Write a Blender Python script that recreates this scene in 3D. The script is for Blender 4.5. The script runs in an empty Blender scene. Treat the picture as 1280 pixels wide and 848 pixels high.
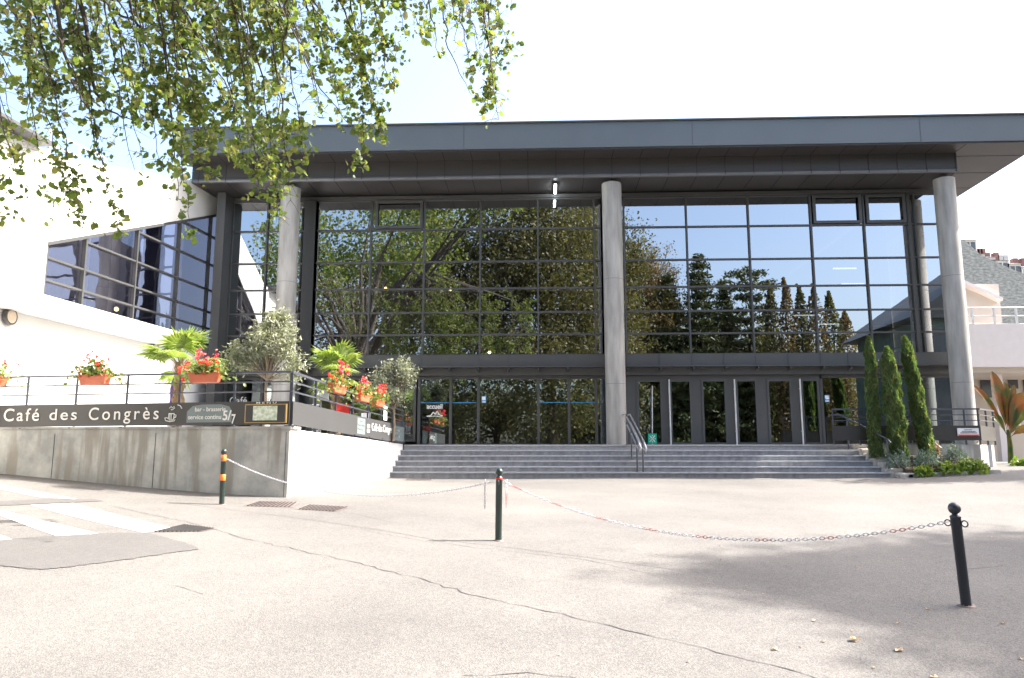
import bpy, math, random
import numpy as np
from mathutils import Vector, Matrix

random.seed(7)
rng = np.random.default_rng(11)
scene = bpy.context.scene
COL = scene.collection
R = math.radians

# ------------------------------------------------------------------ camera
EYE = 1.65                                    # height of the eye above the ground it stands on
YAW, PITCH, FPX = R(2.3), R(8.65), 960.0
cam_d = bpy.data.cameras.new('camera')
cam_d.lens = 27.0
cam_d.sensor_width = 36.0
cam_d.clip_start = 0.05
cam_d.clip_end = 3000
cam = bpy.data.objects.new('camera', cam_d)
cam.location = (0, 0, EYE)
cam.rotation_euler = (math.pi / 2 + PITCH, 0, YAW)
COL.objects.link(cam)
scene.camera = cam

# ------------------------------------------------------------------ sky, sun, exposure
SUN = Vector((0.95, 0.13, 1.0)).normalized()   # towards the sun
world = bpy.data.worlds.new('World')
scene.world = world
world.use_nodes = True
wn = world.node_tree
sky = wn.nodes.new('ShaderNodeTexSky')
sky.sky_type = 'NISHITA'
sky.sun_disc = False
sky.sun_elevation = math.asin(SUN.z)
sky.sun_rotation = math.atan2(SUN.x, SUN.y)
sky.air_density = 1.0
sky.dust_density = 4.5
wn.links.new(sky.outputs[0], wn.nodes['Background'].inputs[0])
wn.nodes['Background'].inputs[1].default_value = 0.15
sun_d = bpy.data.lights.new('sun', 'SUN')
sun_d.energy = 4.2
sun_d.angle = R(0.5)
sun_d.color = (1.0, 0.945, 0.87)
sun = bpy.data.objects.new('sun', sun_d)
sun.rotation_euler = SUN.to_track_quat('Z', 'Y').to_euler()
COL.objects.link(sun)
scene.view_settings.view_transform = 'Standard'
scene.view_settings.look = 'None'
scene.view_settings.exposure = 2.0
scene.view_settings.gamma = 1.0
scene.render.engine = 'CYCLES'
scene.cycles.max_bounces = 8
scene.cycles.transparent_max_bounces = 16
scene.cycles.glossy_bounces = 4

# ------------------------------------------------------------------ helpers
_f = np.array([-math.sin(YAW) * math.cos(PITCH), math.cos(YAW) * math.cos(PITCH), math.sin(PITCH)])
_r = np.array([math.cos(YAW), math.sin(YAW), 0.0])
_u = np.cross(_r, _f)
def at(u, v, Y):
    """surveyed point: direction read off the photograph, distance Y along the building's axis"""
    d = _f * FPX + _r * (u - 640) + _u * (424 - v)
    k = d * (Y / d[1])
    return Vector((k[0], k[1], k[2] + EYE))

def empty(name, loc=(0, 0, 0), rz=0.0):
    o = bpy.data.objects.new(name, None)
    o.location = loc
    o.rotation_euler = (0, 0, rz)
    o.empty_display_size = 0.3
    COL.objects.link(o)
    return o
def tag(o, label=None, cat=None, group=None, kind=None):
    if label: o['label'] = label
    if cat: o['category'] = cat
    if group: o['group'] = group
    if kind: o['kind'] = kind
    return o
def kids(o):
    return [c for c in COL.objects if c.parent == o]
def copy_tree(o, parent=None):
    ch = kids(o)
    c = o.copy()
    COL.objects.link(c)
    c.parent = parent
    for k in ch:
        copy_tree(k, c)
    return c

class MB:
    def __init__(s):
        s.v = []; s.f = []; s.sm = []
    def add(s, vs, fs, smooth=False):
        n = len(s.v)
        s.v += [tuple(p) for p in vs]
        s.f += [tuple(i + n for i in f) for f in fs]
        s.sm += [smooth] * len(fs)
        return s
    def hexa(s, p):
        return s.add(p, [(0, 3, 2, 1), (4, 5, 6, 7), (0, 1, 5, 4), (1, 2, 6, 5), (2, 3, 7, 6), (3, 0, 4, 7)])
    def box(s, x0, x1, y0, y1, z0, z1):
        return s.hexa([(x0, y0, z0), (x1, y0, z0), (x1, y1, z0), (x0, y1, z0), (x0, y0, z1), (x1, y0, z1), (x1, y1, z1), (x0, y1, z1)])
    def bar(s, a, b, w, h, upv=(0, 0, 1)):
        """box from a to b, w wide, h high, centred"""
        a = Vector(a); b = Vector(b)
        d = (b - a).normalized()
        side = d.cross(Vector(upv))
        if side.length < 1e-4: side = d.cross(Vector((1, 0, 0)))
        side.normalize()
        u = side.cross(d).normalized()
        q = []
        for c in (a, b):
            for sx, sz in ((-1, -1), (1, -1), (1, 1), (-1, 1)):
                q.append(c + side * (sx * w / 2) + u * (sz * h / 2))
        return s.add(q, [(0, 1, 2, 3), (7, 6, 5, 4), (0, 4, 5, 1), (1, 5, 6, 2), (2, 6, 7, 3), (3, 7, 4, 0)])
    def sheet(s, a, b, z0a, z1a, z0b, z1b, t):
        """upright slab from plan point a to b, with its own bottom and top heights at each end, t thick behind (left-hand side of a>b)"""
        a = Vector((a[0], a[1], 0)); b = Vector((b[0], b[1], 0))
        d = (b - a).normalized(); n = Vector((-d.y, d.x, 0)) * t
        p = [a, b, b + n, a + n]
        zb = [z0a, z0b, z0b, z0a]; zt = [z1a, z1b, z1b, z1a]
        return s.hexa([(q.x, q.y, z) for q, z in zip(p, zb)] + [(q.x, q.y, z) for q, z in zip(p, zt)])
    def tube(s, pts, rad, seg=8, caps=True, smooth=True):
        pts = [Vector(p) for p in pts]
        if not hasattr(rad, '__len__'): rad = [rad] * len(pts)
        rings = []
        prev = None
        for i, p in enumerate(pts):
            if i == 0: d = pts[1] - p
            elif i == len(pts) - 1: d = p - pts[i - 1]
            else: d = pts[i + 1] - pts[i - 1]
            if d.length < 1e-9: d = Vector((0, 0, 1))
            d.normalize()
            if prev is None:
                x = d.cross(Vector((0, 0, 1)))
                if x.length < 0.05: x = d.cross(Vector((0, 1, 0)))
            else:
                x = prev - d * prev.dot(d)
                if x.length < 1e-5: x = d.cross(Vector((0, 1, 0)))
            x.normalize(); prev = x
            y = d.cross(x)
            rings.append([p + (x * math.cos(2 * math.pi * k / seg) + y * math.sin(2 * math.pi * k / seg)) * rad[i] for k in range(seg)])
        vs = [q for r_ in rings for q in r_]
        fs = []
        for i in range(len(pts) - 1):
            for k in range(seg):
                k2 = (k + 1) % seg
                fs.append((i * seg + k, i * seg + k2, (i + 1) * seg + k2, (i + 1) * seg + k))
        s.add(vs, fs, smooth)
        if caps:
            n = (len(pts) - 1) * seg
            s.add(rings[0], [tuple(range(seg))[::-1]])
            s.add(rings[-1], [tuple(range(seg))])
        return s
    def lathe(s, c, prof, seg=20, smooth=True):
        c = Vector(c)
        vs = []
        for r_, z in prof:
            for k in range(seg):
                a = 2 * math.pi * k / seg
                vs.append(c + Vector((r_ * math.cos(a), r_ * math.sin(a), z)))
        fs = []
        for i in range(len(prof) - 1):
            for k in range(seg):
                k2 = (k + 1) % seg
                fs.append((i * seg + k, i * seg + k2, (i + 1) * seg + k2, (i + 1) * seg + k))
        s.add(vs, fs, smooth)
        s.add(vs[-seg:], [tuple(range(seg))]); s.add(vs[:seg], [tuple(range(seg))[::-1]])
        return s
    def ball(s, c, r_, seg=16, sq=1.0):
        n = 8
        return s.lathe(c, [(max(1e-4, r_ * math.sin(math.pi * i / n)), -r_ * sq * math.cos(math.pi * i / n)) for i in range(n + 1)], seg)
    def build(s, name, m, parent=None, bevel=0):
        me = bpy.data.meshes.new(name)
        me.from_pydata(s.v, [], s.f)
        me.polygons.foreach_set('use_smooth', s.sm)
        me.materials.append(m)
        o = bpy.data.objects.new(name, me)
        COL.objects.link(o)
        if parent: o.parent = parent
        if bevel:
            b = o.modifiers.new('b', 'BEVEL'); b.width = bevel; b.segments = 2; b.limit_method = 'ANGLE'
        return o

def np_mesh(name, V, F, m, parent=None, smooth=False):
    """V (n,3), F (m,k) int, constant k"""
    V = np.asarray(V, dtype=np.float32); F = np.asarray(F, dtype=np.int32)
    me = bpy.data.meshes.new(name)
    k = F.shape[1]
    me.vertices.add(len(V)); me.vertices.foreach_set('co', V.ravel())
    me.loops.add(F.size); me.loops.foreach_set('vertex_index', F.ravel())
    me.polygons.add(len(F)); me.polygons.foreach_set('loop_start', np.arange(0, F.size, k, dtype=np.int32))
    try: me.polygons.foreach_set('loop_total', np.full(len(F), k, dtype=np.int32))
    except Exception: pass
    me.update(calc_edges=True)
    if smooth: me.polygons.foreach_set('use_smooth', np.ones(len(F), dtype=bool))
    me.materials.append(m)
    o = bpy.data.objects.new(name, me)
    COL.objects.link(o)
    if parent: o.parent = parent
    return o

def leaf_cloud(P, size, aspect=0.6, updir=None, jit=1.0, g=rng):
    """one folded leaf (two quads) at every point: own random facing, so light and shade come from the light"""
    P = np.asarray(P); n = len(P)
    sz = size * (0.5 + 0.95 * g.uniform(0, 1, n) ** 1.3)[:, None]
    d = g.normal(size=(n, 3))
    if updir is not None: d = d * jit + np.asarray(updir)
    d /= np.linalg.norm(d, axis=1)[:, None]
    q = g.normal(size=(n, 3)); s_ = np.cross(d, q); s_ /= np.linalg.norm(s_, axis=1)[:, None] + 1e-9
    nn = np.cross(s_, d)
    w = aspect * 0.5
    base = P - d * sz * 0.5; tip = P + d * sz * 0.5
    m1 = P - d * sz * 0.12
    l1 = m1 + s_ * sz * w + nn * sz * 0.10; r1 = m1 - s_ * sz * w + nn * sz * 0.10
    l2 = P + d * sz * 0.22 + s_ * sz * w * 0.75 + nn * sz * 0.08; r2 = P + d * sz * 0.22 - s_ * sz * w * 0.75 + nn * sz * 0.08
    V = np.stack([base, l1, l2, tip, r2, r1], 1).reshape(-1, 3)
    o = (np.arange(n) * 6)[:, None]
    F = np.concatenate([o + np.array([0, 1, 2, 3]), o + np.array([0, 3, 4, 5])], 0)
    return V, F

# ------------------------------------------------------------------ materials
def new_mat(name):
    m = bpy.data.materials.new(name); m.use_nodes = True
    nt = m.node_tree
    return m, nt, nt.nodes['Principled BSDF']
def mat(name, col, rough=0.6, metal=0.0, var=0.12, scale=3.0, bump=0.0, bscale=40.0, spec=0.5, stretch=(1, 1, 1), col2=None, detail=6):
    m, nt, b = new_mat(name)
    tc = nt.nodes.new('ShaderNodeTexCoord')
    mp = nt.nodes.new('ShaderNodeMapping'); mp.inputs['Scale'].default_value = stretch
    nt.links.new(tc.outputs['Object'], mp.inputs[0])
    nz = nt.nodes.new('ShaderNodeTexNoise'); nz.inputs['Scale'].default_value = scale; nz.inputs['Detail'].default_value = detail
    nt.links.new(mp.outputs[0], nz.inputs['Vector'])
    rp = nt.nodes.new('ShaderNodeValToRGB')
    rp.color_ramp.elements[0].position = 0.3; rp.color_ramp.elements[1].position = 0.7
    c1 = [max(0, c * (1 - var)) for c in col]; c2 = list(col2) if col2 else [min(1, c * (1 + var)) for c in col]
    rp.color_ramp.elements[0].color = (*c1, 1); rp.color_ramp.elements[1].color = (*c2, 1)
    nt.links.new(nz.outputs['Fac'], rp.inputs[0])
    nt.links.new(rp.outputs[0], b.inputs['Base Color'])
    b.inputs['Roughness'].default_value = rough
    b.inputs['Metallic'].default_value = metal
    b.inputs['Specular IOR Level'].default_value = spec
    if bump:
        n2 = nt.nodes.new('ShaderNodeTexNoise'); n2.inputs['Scale'].default_value = bscale; n2.inputs['Detail'].default_value = 4
        nt.links.new(tc.outputs['Object'], n2.inputs['Vector'])
        bp = nt.nodes.new('ShaderNodeBump'); bp.inputs['Strength'].default_value = bump; bp.inputs['Distance'].default_value = 0.01
        nt.links.new(n2.outputs['Fac'], bp.inputs['Height']); nt.links.new(bp.outputs[0], b.inputs['Normal'])
    return m
def leaf_mat(name, cols, trans=0.35, rough=0.5):
    """each leaf picks one of the species' own greens"""
    m, nt, b = new_mat(name)
    gi = nt.nodes.new('ShaderNodeNewGeometry')
    rp = nt.nodes.new('ShaderNodeValToRGB'); cr = rp.color_ramp
    while len(cr.elements) < len(cols): cr.elements.new(0.5)
    for i, c in enumerate(cols):
        cr.elements[i].position = i / (len(cols) - 1) if len(cols) > 1 else 0
        cr.elements[i].color = (*c, 1)
    nt.links.new(gi.outputs['Random Per Island'], rp.inputs[0])
    nt.links.new(rp.outputs[0], b.inputs['Base Color'])
    b.inputs['Roughness'].default_value = rough
    b.inputs['Specular IOR Level'].default_value = 0.35
    tr = nt.nodes.new('ShaderNodeBsdfTranslucent')
    mul = nt.nodes.new('ShaderNodeMix'); mul.data_type = 'RGBA'; mul.blend_type = 'MULTIPLY'; mul.inputs[0].default_value = 1
    nt.links.new(rp.outputs[0], mul.inputs[6]); mul.inputs[7].default_value = (1.6, 1.7, 0.7, 1)
    nt.links.new(mul.outputs[2], tr.inputs[0])
    mx = nt.nodes.new('ShaderNodeMixShader'); mx.inputs[0].default_value = trans
    nt.links.new(b.outputs[0], mx.inputs[1]); nt.links.new(tr.outputs[0], mx.inputs[2])
    nt.links.new(mx.outputs[0], nt.nodes['Material Output'].inputs[0])
    return m
def glass_mat(name, refl=0.40, tint=(0.30, 0.32, 0.31), rcol=(0.86, 0.90, 0.96), wave=0.12, wscale=0.6):
    m, nt, b = new_mat(name)
    nt.nodes.remove(b)
    tr = nt.nodes.new('ShaderNodeBsdfTransparent'); tr.inputs[0].default_value = (*tint, 1)
    gl = nt.nodes.new('ShaderNodeBsdfGlossy'); gl.inputs['Color'].default_value = (*rcol, 1); gl.inputs['Roughness'].default_value = 0.0
    lw = nt.nodes.new('ShaderNodeLayerWeight'); lw.inputs['Blend'].default_value = 0.35
    mr = nt.nodes.new('ShaderNodeMapRange'); mr.inputs['To Min'].default_value = refl; mr.inputs['To Max'].default_value = 1.0
    nt.links.new(lw.outputs['Fresnel'], mr.inputs[0])
    tc = nt.nodes.new('ShaderNodeTexCoord')
    nz = nt.nodes.new('ShaderNodeTexNoise'); nz.inputs['Scale'].default_value = wscale; nz.inputs['Detail'].default_value = 2
    nt.links.new(tc.outputs['Object'], nz.inputs['Vector'])
    bp = nt.nodes.new('ShaderNodeBump'); bp.inputs['Strength'].default_value = wave; bp.inputs['Distance'].default_value = 0.01
    nt.links.new(nz.outputs['Fac'], bp.inputs['Height']); nt.links.new(bp.outputs[0], gl.inputs['Normal'])
    mx = nt.nodes.new('ShaderNodeMixShader')
    nt.links.new(mr.outputs[0], mx.inputs[0]); nt.links.new(tr.outputs[0], mx.inputs[1]); nt.links.new(gl.outputs[0], mx.inputs[2])
    nt.links.new(mx.outputs[0], nt.nodes['Material Output'].inputs[0])
    return m
def emit_mat(name, col, s):
    m, nt, b = new_mat(name)
    b.inputs['Base Color'].default_value = (*col, 1)
    b.inputs['Emission Color'].default_value = (*col, 1); b.inputs['Emission Strength'].default_value = s
    return m

def ground_mat(name, base, warm, speck=0.5, dark=0.75):
    m, nt, b = new_mat(name)
    tc = nt.nodes.new('ShaderNodeTexCoord')
    L = nt.links.new
    big = nt.nodes.new('ShaderNodeTexNoise'); big.inputs['Scale'].default_value = 0.35; big.inputs['Detail'].default_value = 8; big.inputs['Roughness'].default_value = 0.65
    L(tc.outputs['Object'], big.inputs['Vector'])
    r1 = nt.nodes.new('ShaderNodeValToRGB'); r1.color_ramp.elements[0].position = 0.35; r1.color_ramp.elements[1].position = 0.68
    r1.color_ramp.elements[0].color = (*base, 1); r1.color_ramp.elements[1].color = (*warm, 1)
    L(big.outputs['Fac'], r1.inputs[0])
    vo = nt.nodes.new('ShaderNodeTexVoronoi'); vo.inputs['Scale'].default_value = 105
    L(tc.outputs['Object'], vo.inputs['Vector'])
    sp = nt.nodes.new('ShaderNodeSeparateColor'); L(vo.outputs['Color'], sp.inputs[0])
    r2 = nt.nodes.new('ShaderNodeValToRGB')
    r2.color_ramp.elements[0].color = (dark, dark, dark, 1); r2.color_ramp.elements[1].color = (1.28, 1.26, 1.2, 1)
    L(sp.outputs[0], r2.inputs[0])
    mx = nt.nodes.new('ShaderNodeMix'); mx.data_type = 'RGBA'; mx.blend_type = 'MULTIPLY'; mx.inputs[0].default_value = speck
    L(r1.outputs[0], mx.inputs[6]); L(r2.outputs[0], mx.inputs[7])
    fi = nt.nodes.new('ShaderNodeTexNoise'); fi.inputs['Scale'].default_value = 14; fi.inputs['Detail'].default_value = 8; fi.inputs['Roughness'].default_value = 0.8
    L(tc.outputs['Object'], fi.inputs['Vector'])
    r3 = nt.nodes.new('ShaderNodeValToRGB'); r3.color_ramp.elements[0].position = 0.3; r3.color_ramp.elements[1].position = 0.6
    r3.color_ramp.elements[0].color = (0.78, 0.78, 0.78, 1); r3.color_ramp.elements[1].color = (1, 1, 1, 1)
    L(fi.outputs['Fac'], r3.inputs[0])
    m2 = nt.nodes.new('ShaderNodeMix'); m2.data_type = 'RGBA'; m2.blend_type = 'MULTIPLY'; m2.inputs[0].default_value = 0.8
    L(mx.outputs[2], m2.inputs[6]); L(r3.outputs[0], m2.inputs[7])
    L(m2.outputs[2], b.inputs['Base Color'])
    b.inputs['Roughness'].default_value = 0.9; b.inputs['Specular IOR Level'].default_value = 0.25
    bp = nt.nodes.new('ShaderNodeBump'); bp.inputs['Strength'].default_value = 0.5; bp.inputs['Distance'].default_value = 0.006
    L(vo.outputs['Distance'], bp.inputs['Height']); L(bp.outputs[0], b.inputs['Normal'])
    return m
def concrete_mat(name, c_lo, c_hi, c_stain, vscale=1.2, amount=0.9):
    """board-cast concrete: vertical run-off stains (real dirt), mottling, pits"""
    m, nt, b = new_mat(name)
    L = nt.links.new
    tc = nt.nodes.new('ShaderNodeTexCoord')
    n1 = nt.nodes.new('ShaderNodeTexNoise'); n1.inputs['Scale'].default_value = 1.6; n1.inputs['Detail'].default_value = 9; n1.inputs['Roughness'].default_value = 0.62
    L(tc.outputs['Object'], n1.inputs['Vector'])
    r1 = nt.nodes.new('ShaderNodeValToRGB'); r1.color_ramp.elements[0].position = 0.35; r1.color_ramp.elements[1].position = 0.65
    r1.color_ramp.elements[0].color = (*c_lo, 1); r1.color_ramp.elements[1].color = (*c_hi, 1)
    L(n1.outputs['Fac'], r1.inputs[0])
    mp = nt.nodes.new('ShaderNodeMapping'); mp.inputs['Scale'].default_value = (3.2, 3.2, 0.30)
    L(tc.outputs['Object'], mp.inputs[0])
    n2 = nt.nodes.new('ShaderNodeTexNoise'); n2.inputs['Scale'].default_value = vscale; n2.inputs['Detail'].default_value = 5; n2.inputs['Distortion'].default_value = 0.25
    L(mp.outputs[0], n2.inputs['Vector'])
    r2 = nt.nodes.new('ShaderNodeValToRGB'); r2.color_ramp.elements[0].position = 0.50; r2.color_ramp.elements[1].position = 0.60
    L(n2.outputs['Fac'], r2.inputs[0])
    ml = nt.nodes.new('ShaderNodeMath'); ml.operation = 'MULTIPLY'; ml.inputs[1].default_value = amount
    L(r2.outputs[0], ml.inputs[0])
    mx = nt.nodes.new('ShaderNodeMix'); mx.data_type = 'RGBA'
    L(ml.outputs[0], mx.inputs[0]); L(r1.outputs[0], mx.inputs[6]); mx.inputs[7].default_value = (*c_stain, 1)
    L(mx.outputs[2], b.inputs['Base Color'])
    b.inputs['Roughness'].default_value = 0.85
    n3 = nt.nodes.new('ShaderNodeTexNoise'); n3.inputs['Scale'].default_value = 25; n3.inputs['Detail'].default_value = 6
    L(tc.outputs['Object'], n3.inputs['Vector'])
    bp = nt.nodes.new('ShaderNodeBump'); bp.inputs['Strength'].default_value = 0.35; bp.inputs['Distance'].default_value = 0.012
    L(n3.outputs['Fac'], bp.inputs['Height']); L(bp.outputs[0], b.inputs['Normal'])
    return m

M = {}
M['asphalt'] = ground_mat('pale worn asphalt', (0.136, 0.131, 0.128), (0.186, 0.178, 0.170), 0.85, 0.6)
M['patch'] = ground_mat('newer asphalt', (0.108, 0.105, 0.104), (0.130, 0.126, 0.123), 0.5, 0.7)
M['paint'] = mat('worn white road paint', (0.30, 0.28, 0.27), 0.75, var=0.0, scale=22, bump=0.3, col2=(0.72, 0.71, 0.69), detail=10)
M['paint'].node_tree.nodes['Color Ramp'].color_ramp.elements[0].position = 0.36; M['paint'].node_tree.nodes['Color Ramp'].color_ramp.elements[1].position = 0.46
M['crack'] = mat('tarred joint', (0.055, 0.05, 0.048), 0.8)
M['cover'] = mat('cast iron cover', (0.16, 0.12, 0.11), 0.6, metal=0.3, var=0.3, scale=12)
M['concrete_wall'] = concrete_mat('stained concrete', (0.29, 0.295, 0.285), (0.52, 0.515, 0.48), (0.27, 0.25, 0.21), 1.3, 0.85)
M['column'] = mat('smooth cast concrete', (0.33, 0.318, 0.295), 0.6, var=0.26, scale=2.4, stretch=(2.2, 2.2, 0.35), bump=0.15, bscale=20)
M['white'] = mat('white render', (0.72, 0.71, 0.685), 0.8, var=0.02, scale=2, bump=0.2, bscale=60)
M['white_side'] = mat('near white concrete', (0.78, 0.78, 0.77), 0.8, var=0.03, scale=2, bump=0.2)  # terrace side coloured much paler than its concrete front
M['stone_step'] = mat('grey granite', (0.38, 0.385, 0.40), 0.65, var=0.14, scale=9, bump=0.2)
M['stone_riser'] = mat('darker granite riser', (0.24, 0.245, 0.255), 0.75, var=0.25, scale=6, bump=0.2, stretch=(1, 1, 0.3))  # risers get a darker granite tone than the treads
M['rough_stone'] = mat('rough limestone', (0.40, 0.38, 0.34), 0.9, var=0.25, scale=8, bump=0.9, bscale=14)
M['frame'] = mat('anthracite aluminium', (0.075, 0.076, 0.076), 0.42, metal=0.15, var=0.05)
M['panel'] = mat('grey zinc panel', (0.080, 0.081, 0.082), 0.45, metal=0.2, var=0.06, scale=1.2)
M['fascia'] = mat('blue grey zinc fascia', (0.105, 0.122, 0.134), 0.45, metal=0.2, var=0.05, scale=0.7)
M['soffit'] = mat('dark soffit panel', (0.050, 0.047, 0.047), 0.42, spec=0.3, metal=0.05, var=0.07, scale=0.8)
M['lip'] = mat('light grey drip edge', (0.14, 0.145, 0.155), 0.4, metal=0.3, var=0.05)
M['joint'] = mat('joint shadow gap', (0.02, 0.02, 0.02), 0.9)
M['glass'] = glass_mat('tinted reflecting glass')
M['glass_wing'] = glass_mat('bronze reflecting glass', 0.36, (0.22, 0.21, 0.25), (0.86, 0.84, 1.0), 0.9, 0.9)
M['glass_door'] = glass_mat('door glass', 0.32, (0.38, 0.40, 0.38), (0.8, 0.9, 0.95), 0.15, 0.7)
M['glass_side'] = glass_mat('green side glass', 0.25, (0.12, 0.17, 0.15))
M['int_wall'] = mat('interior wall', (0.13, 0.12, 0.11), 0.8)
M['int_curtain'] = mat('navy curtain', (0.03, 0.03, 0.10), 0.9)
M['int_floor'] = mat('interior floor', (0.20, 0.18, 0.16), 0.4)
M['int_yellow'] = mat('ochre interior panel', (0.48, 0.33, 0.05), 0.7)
M['int_wood'] = mat('dark wooden panelling', (0.14, 0.08, 0.05), 0.6)
M['steel'] = mat('brushed steel', (0.55, 0.55, 0.55), 0.3, metal=0.8)
M['bar_white'] = mat('pale pull bar', (0.62, 0.62, 0.60), 0.35)
M['rail'] = mat('dark railing paint', (0.075, 0.08, 0.10), 0.4, metal=0.2)
M['sign'] = mat('dark sign board', (0.036, 0.034, 0.033), 0.45, var=0.06)
M['letter'] = mat('cream lettering', (0.78, 0.77, 0.72), 0.6, var=0.02)
M['sign_patch'] = mat('slate grey vinyl', (0.17, 0.21, 0.215), 0.5, var=0.04)
M['brass'] = mat('brass frame', (0.38, 0.26, 0.10), 0.35, metal=0.6)
M['paper'] = mat('printed menu sheet', (0.55, 0.66, 0.42), 0.6, var=0.3, scale=16, col2=(0.75, 0.78, 0.68), detail=1)
M['bollard'] = mat('dark green bollard paint', (0.018, 0.035, 0.030), 0.28, var=0.15, spec=0.6)
M['bollard_blue'] = mat('dark blue green bollard paint', (0.018, 0.024, 0.034), 0.3, var=0.15, spec=0.6)
M['orange'] = mat('orange reflective band', (0.95, 0.22, 0.03), 0.5, var=0.04)
M['red'] = mat('red reflective band', (0.65, 0.03, 0.02), 0.5, var=0.04)
M['terracotta'] = mat('terracotta plastic', (0.55, 0.13, 0.06), 0.55, var=0.12)
M['bark'] = mat('bark', (0.055, 0.043, 0.034), 0.9, var=0.3, scale=6, bump=0.8, bscale=20, stretch=(3, 3, 0.6))
M['olive_bark'] = mat('olive bark', (0.24, 0.19, 0.14), 0.9, var=0.3, scale=6, bump=0.8, bscale=20)
M['palm_bark'] = mat('fibrous palm trunk', (0.24, 0.16, 0.09), 0.95, var=0.4, scale=14, bump=1.0, bscale=30)
M['leaf_near'] = leaf_mat('beech leaves', [(0.06, 0.092, 0.032), (0.10, 0.14, 0.045), (0.145, 0.18, 0.06), (0.20, 0.18, 0.085)], 0.5)
M['leaf_green'] = leaf_mat('broad green leaves', [(0.060, 0.066, 0.030), (0.095, 0.092, 0.042), (0.15, 0.125, 0.06)], 0.35)
M['leaf_autumn'] = leaf_mat('turning leaves', [(0.09, 0.085, 0.045), (0.16, 0.115, 0.055), (0.24, 0.15, 0.07)], 0.3)
M['leaf_conifer'] = leaf_mat('conifer needles', [(0.04, 0.055, 0.024), (0.065, 0.08, 0.03), (0.09, 0.10, 0.04)], 0.15)
M['leaf_cypress'] = leaf_mat('cypress scales', [(0.055, 0.095, 0.035), (0.09, 0.155, 0.05), (0.13, 0.20, 0.06), (0.19, 0.16, 0.07)], 0.35)
M['leaf_olive'] = leaf_mat('olive leaves', [(0.17, 0.185, 0.135), (0.26, 0.275, 0.21), (0.37, 0.385, 0.31)], 0.2)
M['leaf_palm'] = leaf_mat('palm fronds', [(0.12, 0.175, 0.05), (0.19, 0.25, 0.075), (0.26, 0.30, 0.12)], 0.45)
M['leaf_lime'] = leaf_mat('lime leaves', [(0.12, 0.18, 0.035), (0.20, 0.27, 0.06)], 0.35)
M['leaf_silver'] = leaf_mat('silvery leaves', [(0.13, 0.19, 0.16), (0.22, 0.28, 0.25)], 0.15)
M['leaf_geranium'] = leaf_mat('geranium leaves', [(0.07, 0.12, 0.03), (0.14, 0.19, 0.05), (0.20, 0.20, 0.07)], 0.3)
M['petal_red'] = leaf_mat('red petals', [(0.70, 0.02, 0.02), (0.85, 0.08, 0.03)], 0.2)
M['petal_pink'] = leaf_mat('crimson petals', [(0.55, 0.01, 0.08), (0.75, 0.05, 0.10), (0.80, 0.35, 0.30)], 0.2)
M['leaf_canna'] = leaf_mat('red green banana leaves', [(0.10, 0.13, 0.02), (0.36, 0.10, 0.02)], 0.5)
M['dead_leaf'] = leaf_mat('dead leaves', [(0.30, 0.16, 0.07), (0.55, 0.42, 0.28)], 0.1)
M['soil'] = mat('dark soil', (0.07, 0.05, 0.035), 0.95, var=0.3, scale=20)
M['purple'] = mat('purple canvas', (0.09, 0.04, 0.28), 0.8)
M['plastic_white'] = mat('white plastic', (0.75, 0.76, 0.78), 0.4)
M['plastic_red'] = mat('red plastic', (0.6, 0.04, 0.03), 0.4)
M['blue_vinyl'] = mat('blue vinyl', (0.03, 0.22, 0.45), 0.5)
M['green_vinyl'] = mat('green safety sign', (0.0, 0.36, 0.22), 0.5, var=0.02)
M['lamp_tube'] = emit_mat('fluorescent tube', (0.85, 0.95, 1.0), 14.0)
M['warm_lamp'] = emit_mat('warm lamp', (1.0, 0.62, 0.25), 6.0)
M['int_lamp'] = emit_mat('interior strip lamp', (0.9, 0.97, 1.0), 0.5)
M['cream_render'] = mat('cream render', (0.56, 0.50, 0.44), 0.85, var=0.04, scale=1.0)
M['pale_render'] = mat('pale pink render', (0.66, 0.61, 0.59), 0.85, var=0.03)
M['rampart'] = mat('old rampart masonry', (0.25, 0.25, 0.20), 0.9, var=0.3, scale=2.2, stretch=(1, 1, 2.2), col2=(0.42, 0.41, 0.37), detail=10, bump=0.6, bscale=1.5)
M['roof_red'] = mat('brick chimney', (0.22, 0.11, 0.09), 0.85, var=0.2)
M['roof_slate'] = mat('slate roof', (0.16, 0.16, 0.19), 0.7, var=0.15)
M['house'] = mat('old town render', (0.48, 0.46, 0.42), 0.85, var=0.1, scale=0.5)
M['dark_win'] = mat('dark window', (0.06, 0.065, 0.075), 0.15)
M['pavilion'] = mat('green grey cladding', (0.10, 0.14, 0.12), 0.6)
M['pavilion_roof'] = mat('dark sheet roof', (0.05, 0.055, 0.055), 0.6)
M['lamp_glass'] = mat('opal lamp glass', (0.62, 0.50, 0.38), 0.3)
M['grass'] = leaf_mat('grass', [(0.05, 0.09, 0.02), (0.09, 0.13, 0.03)], 0.3)

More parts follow.
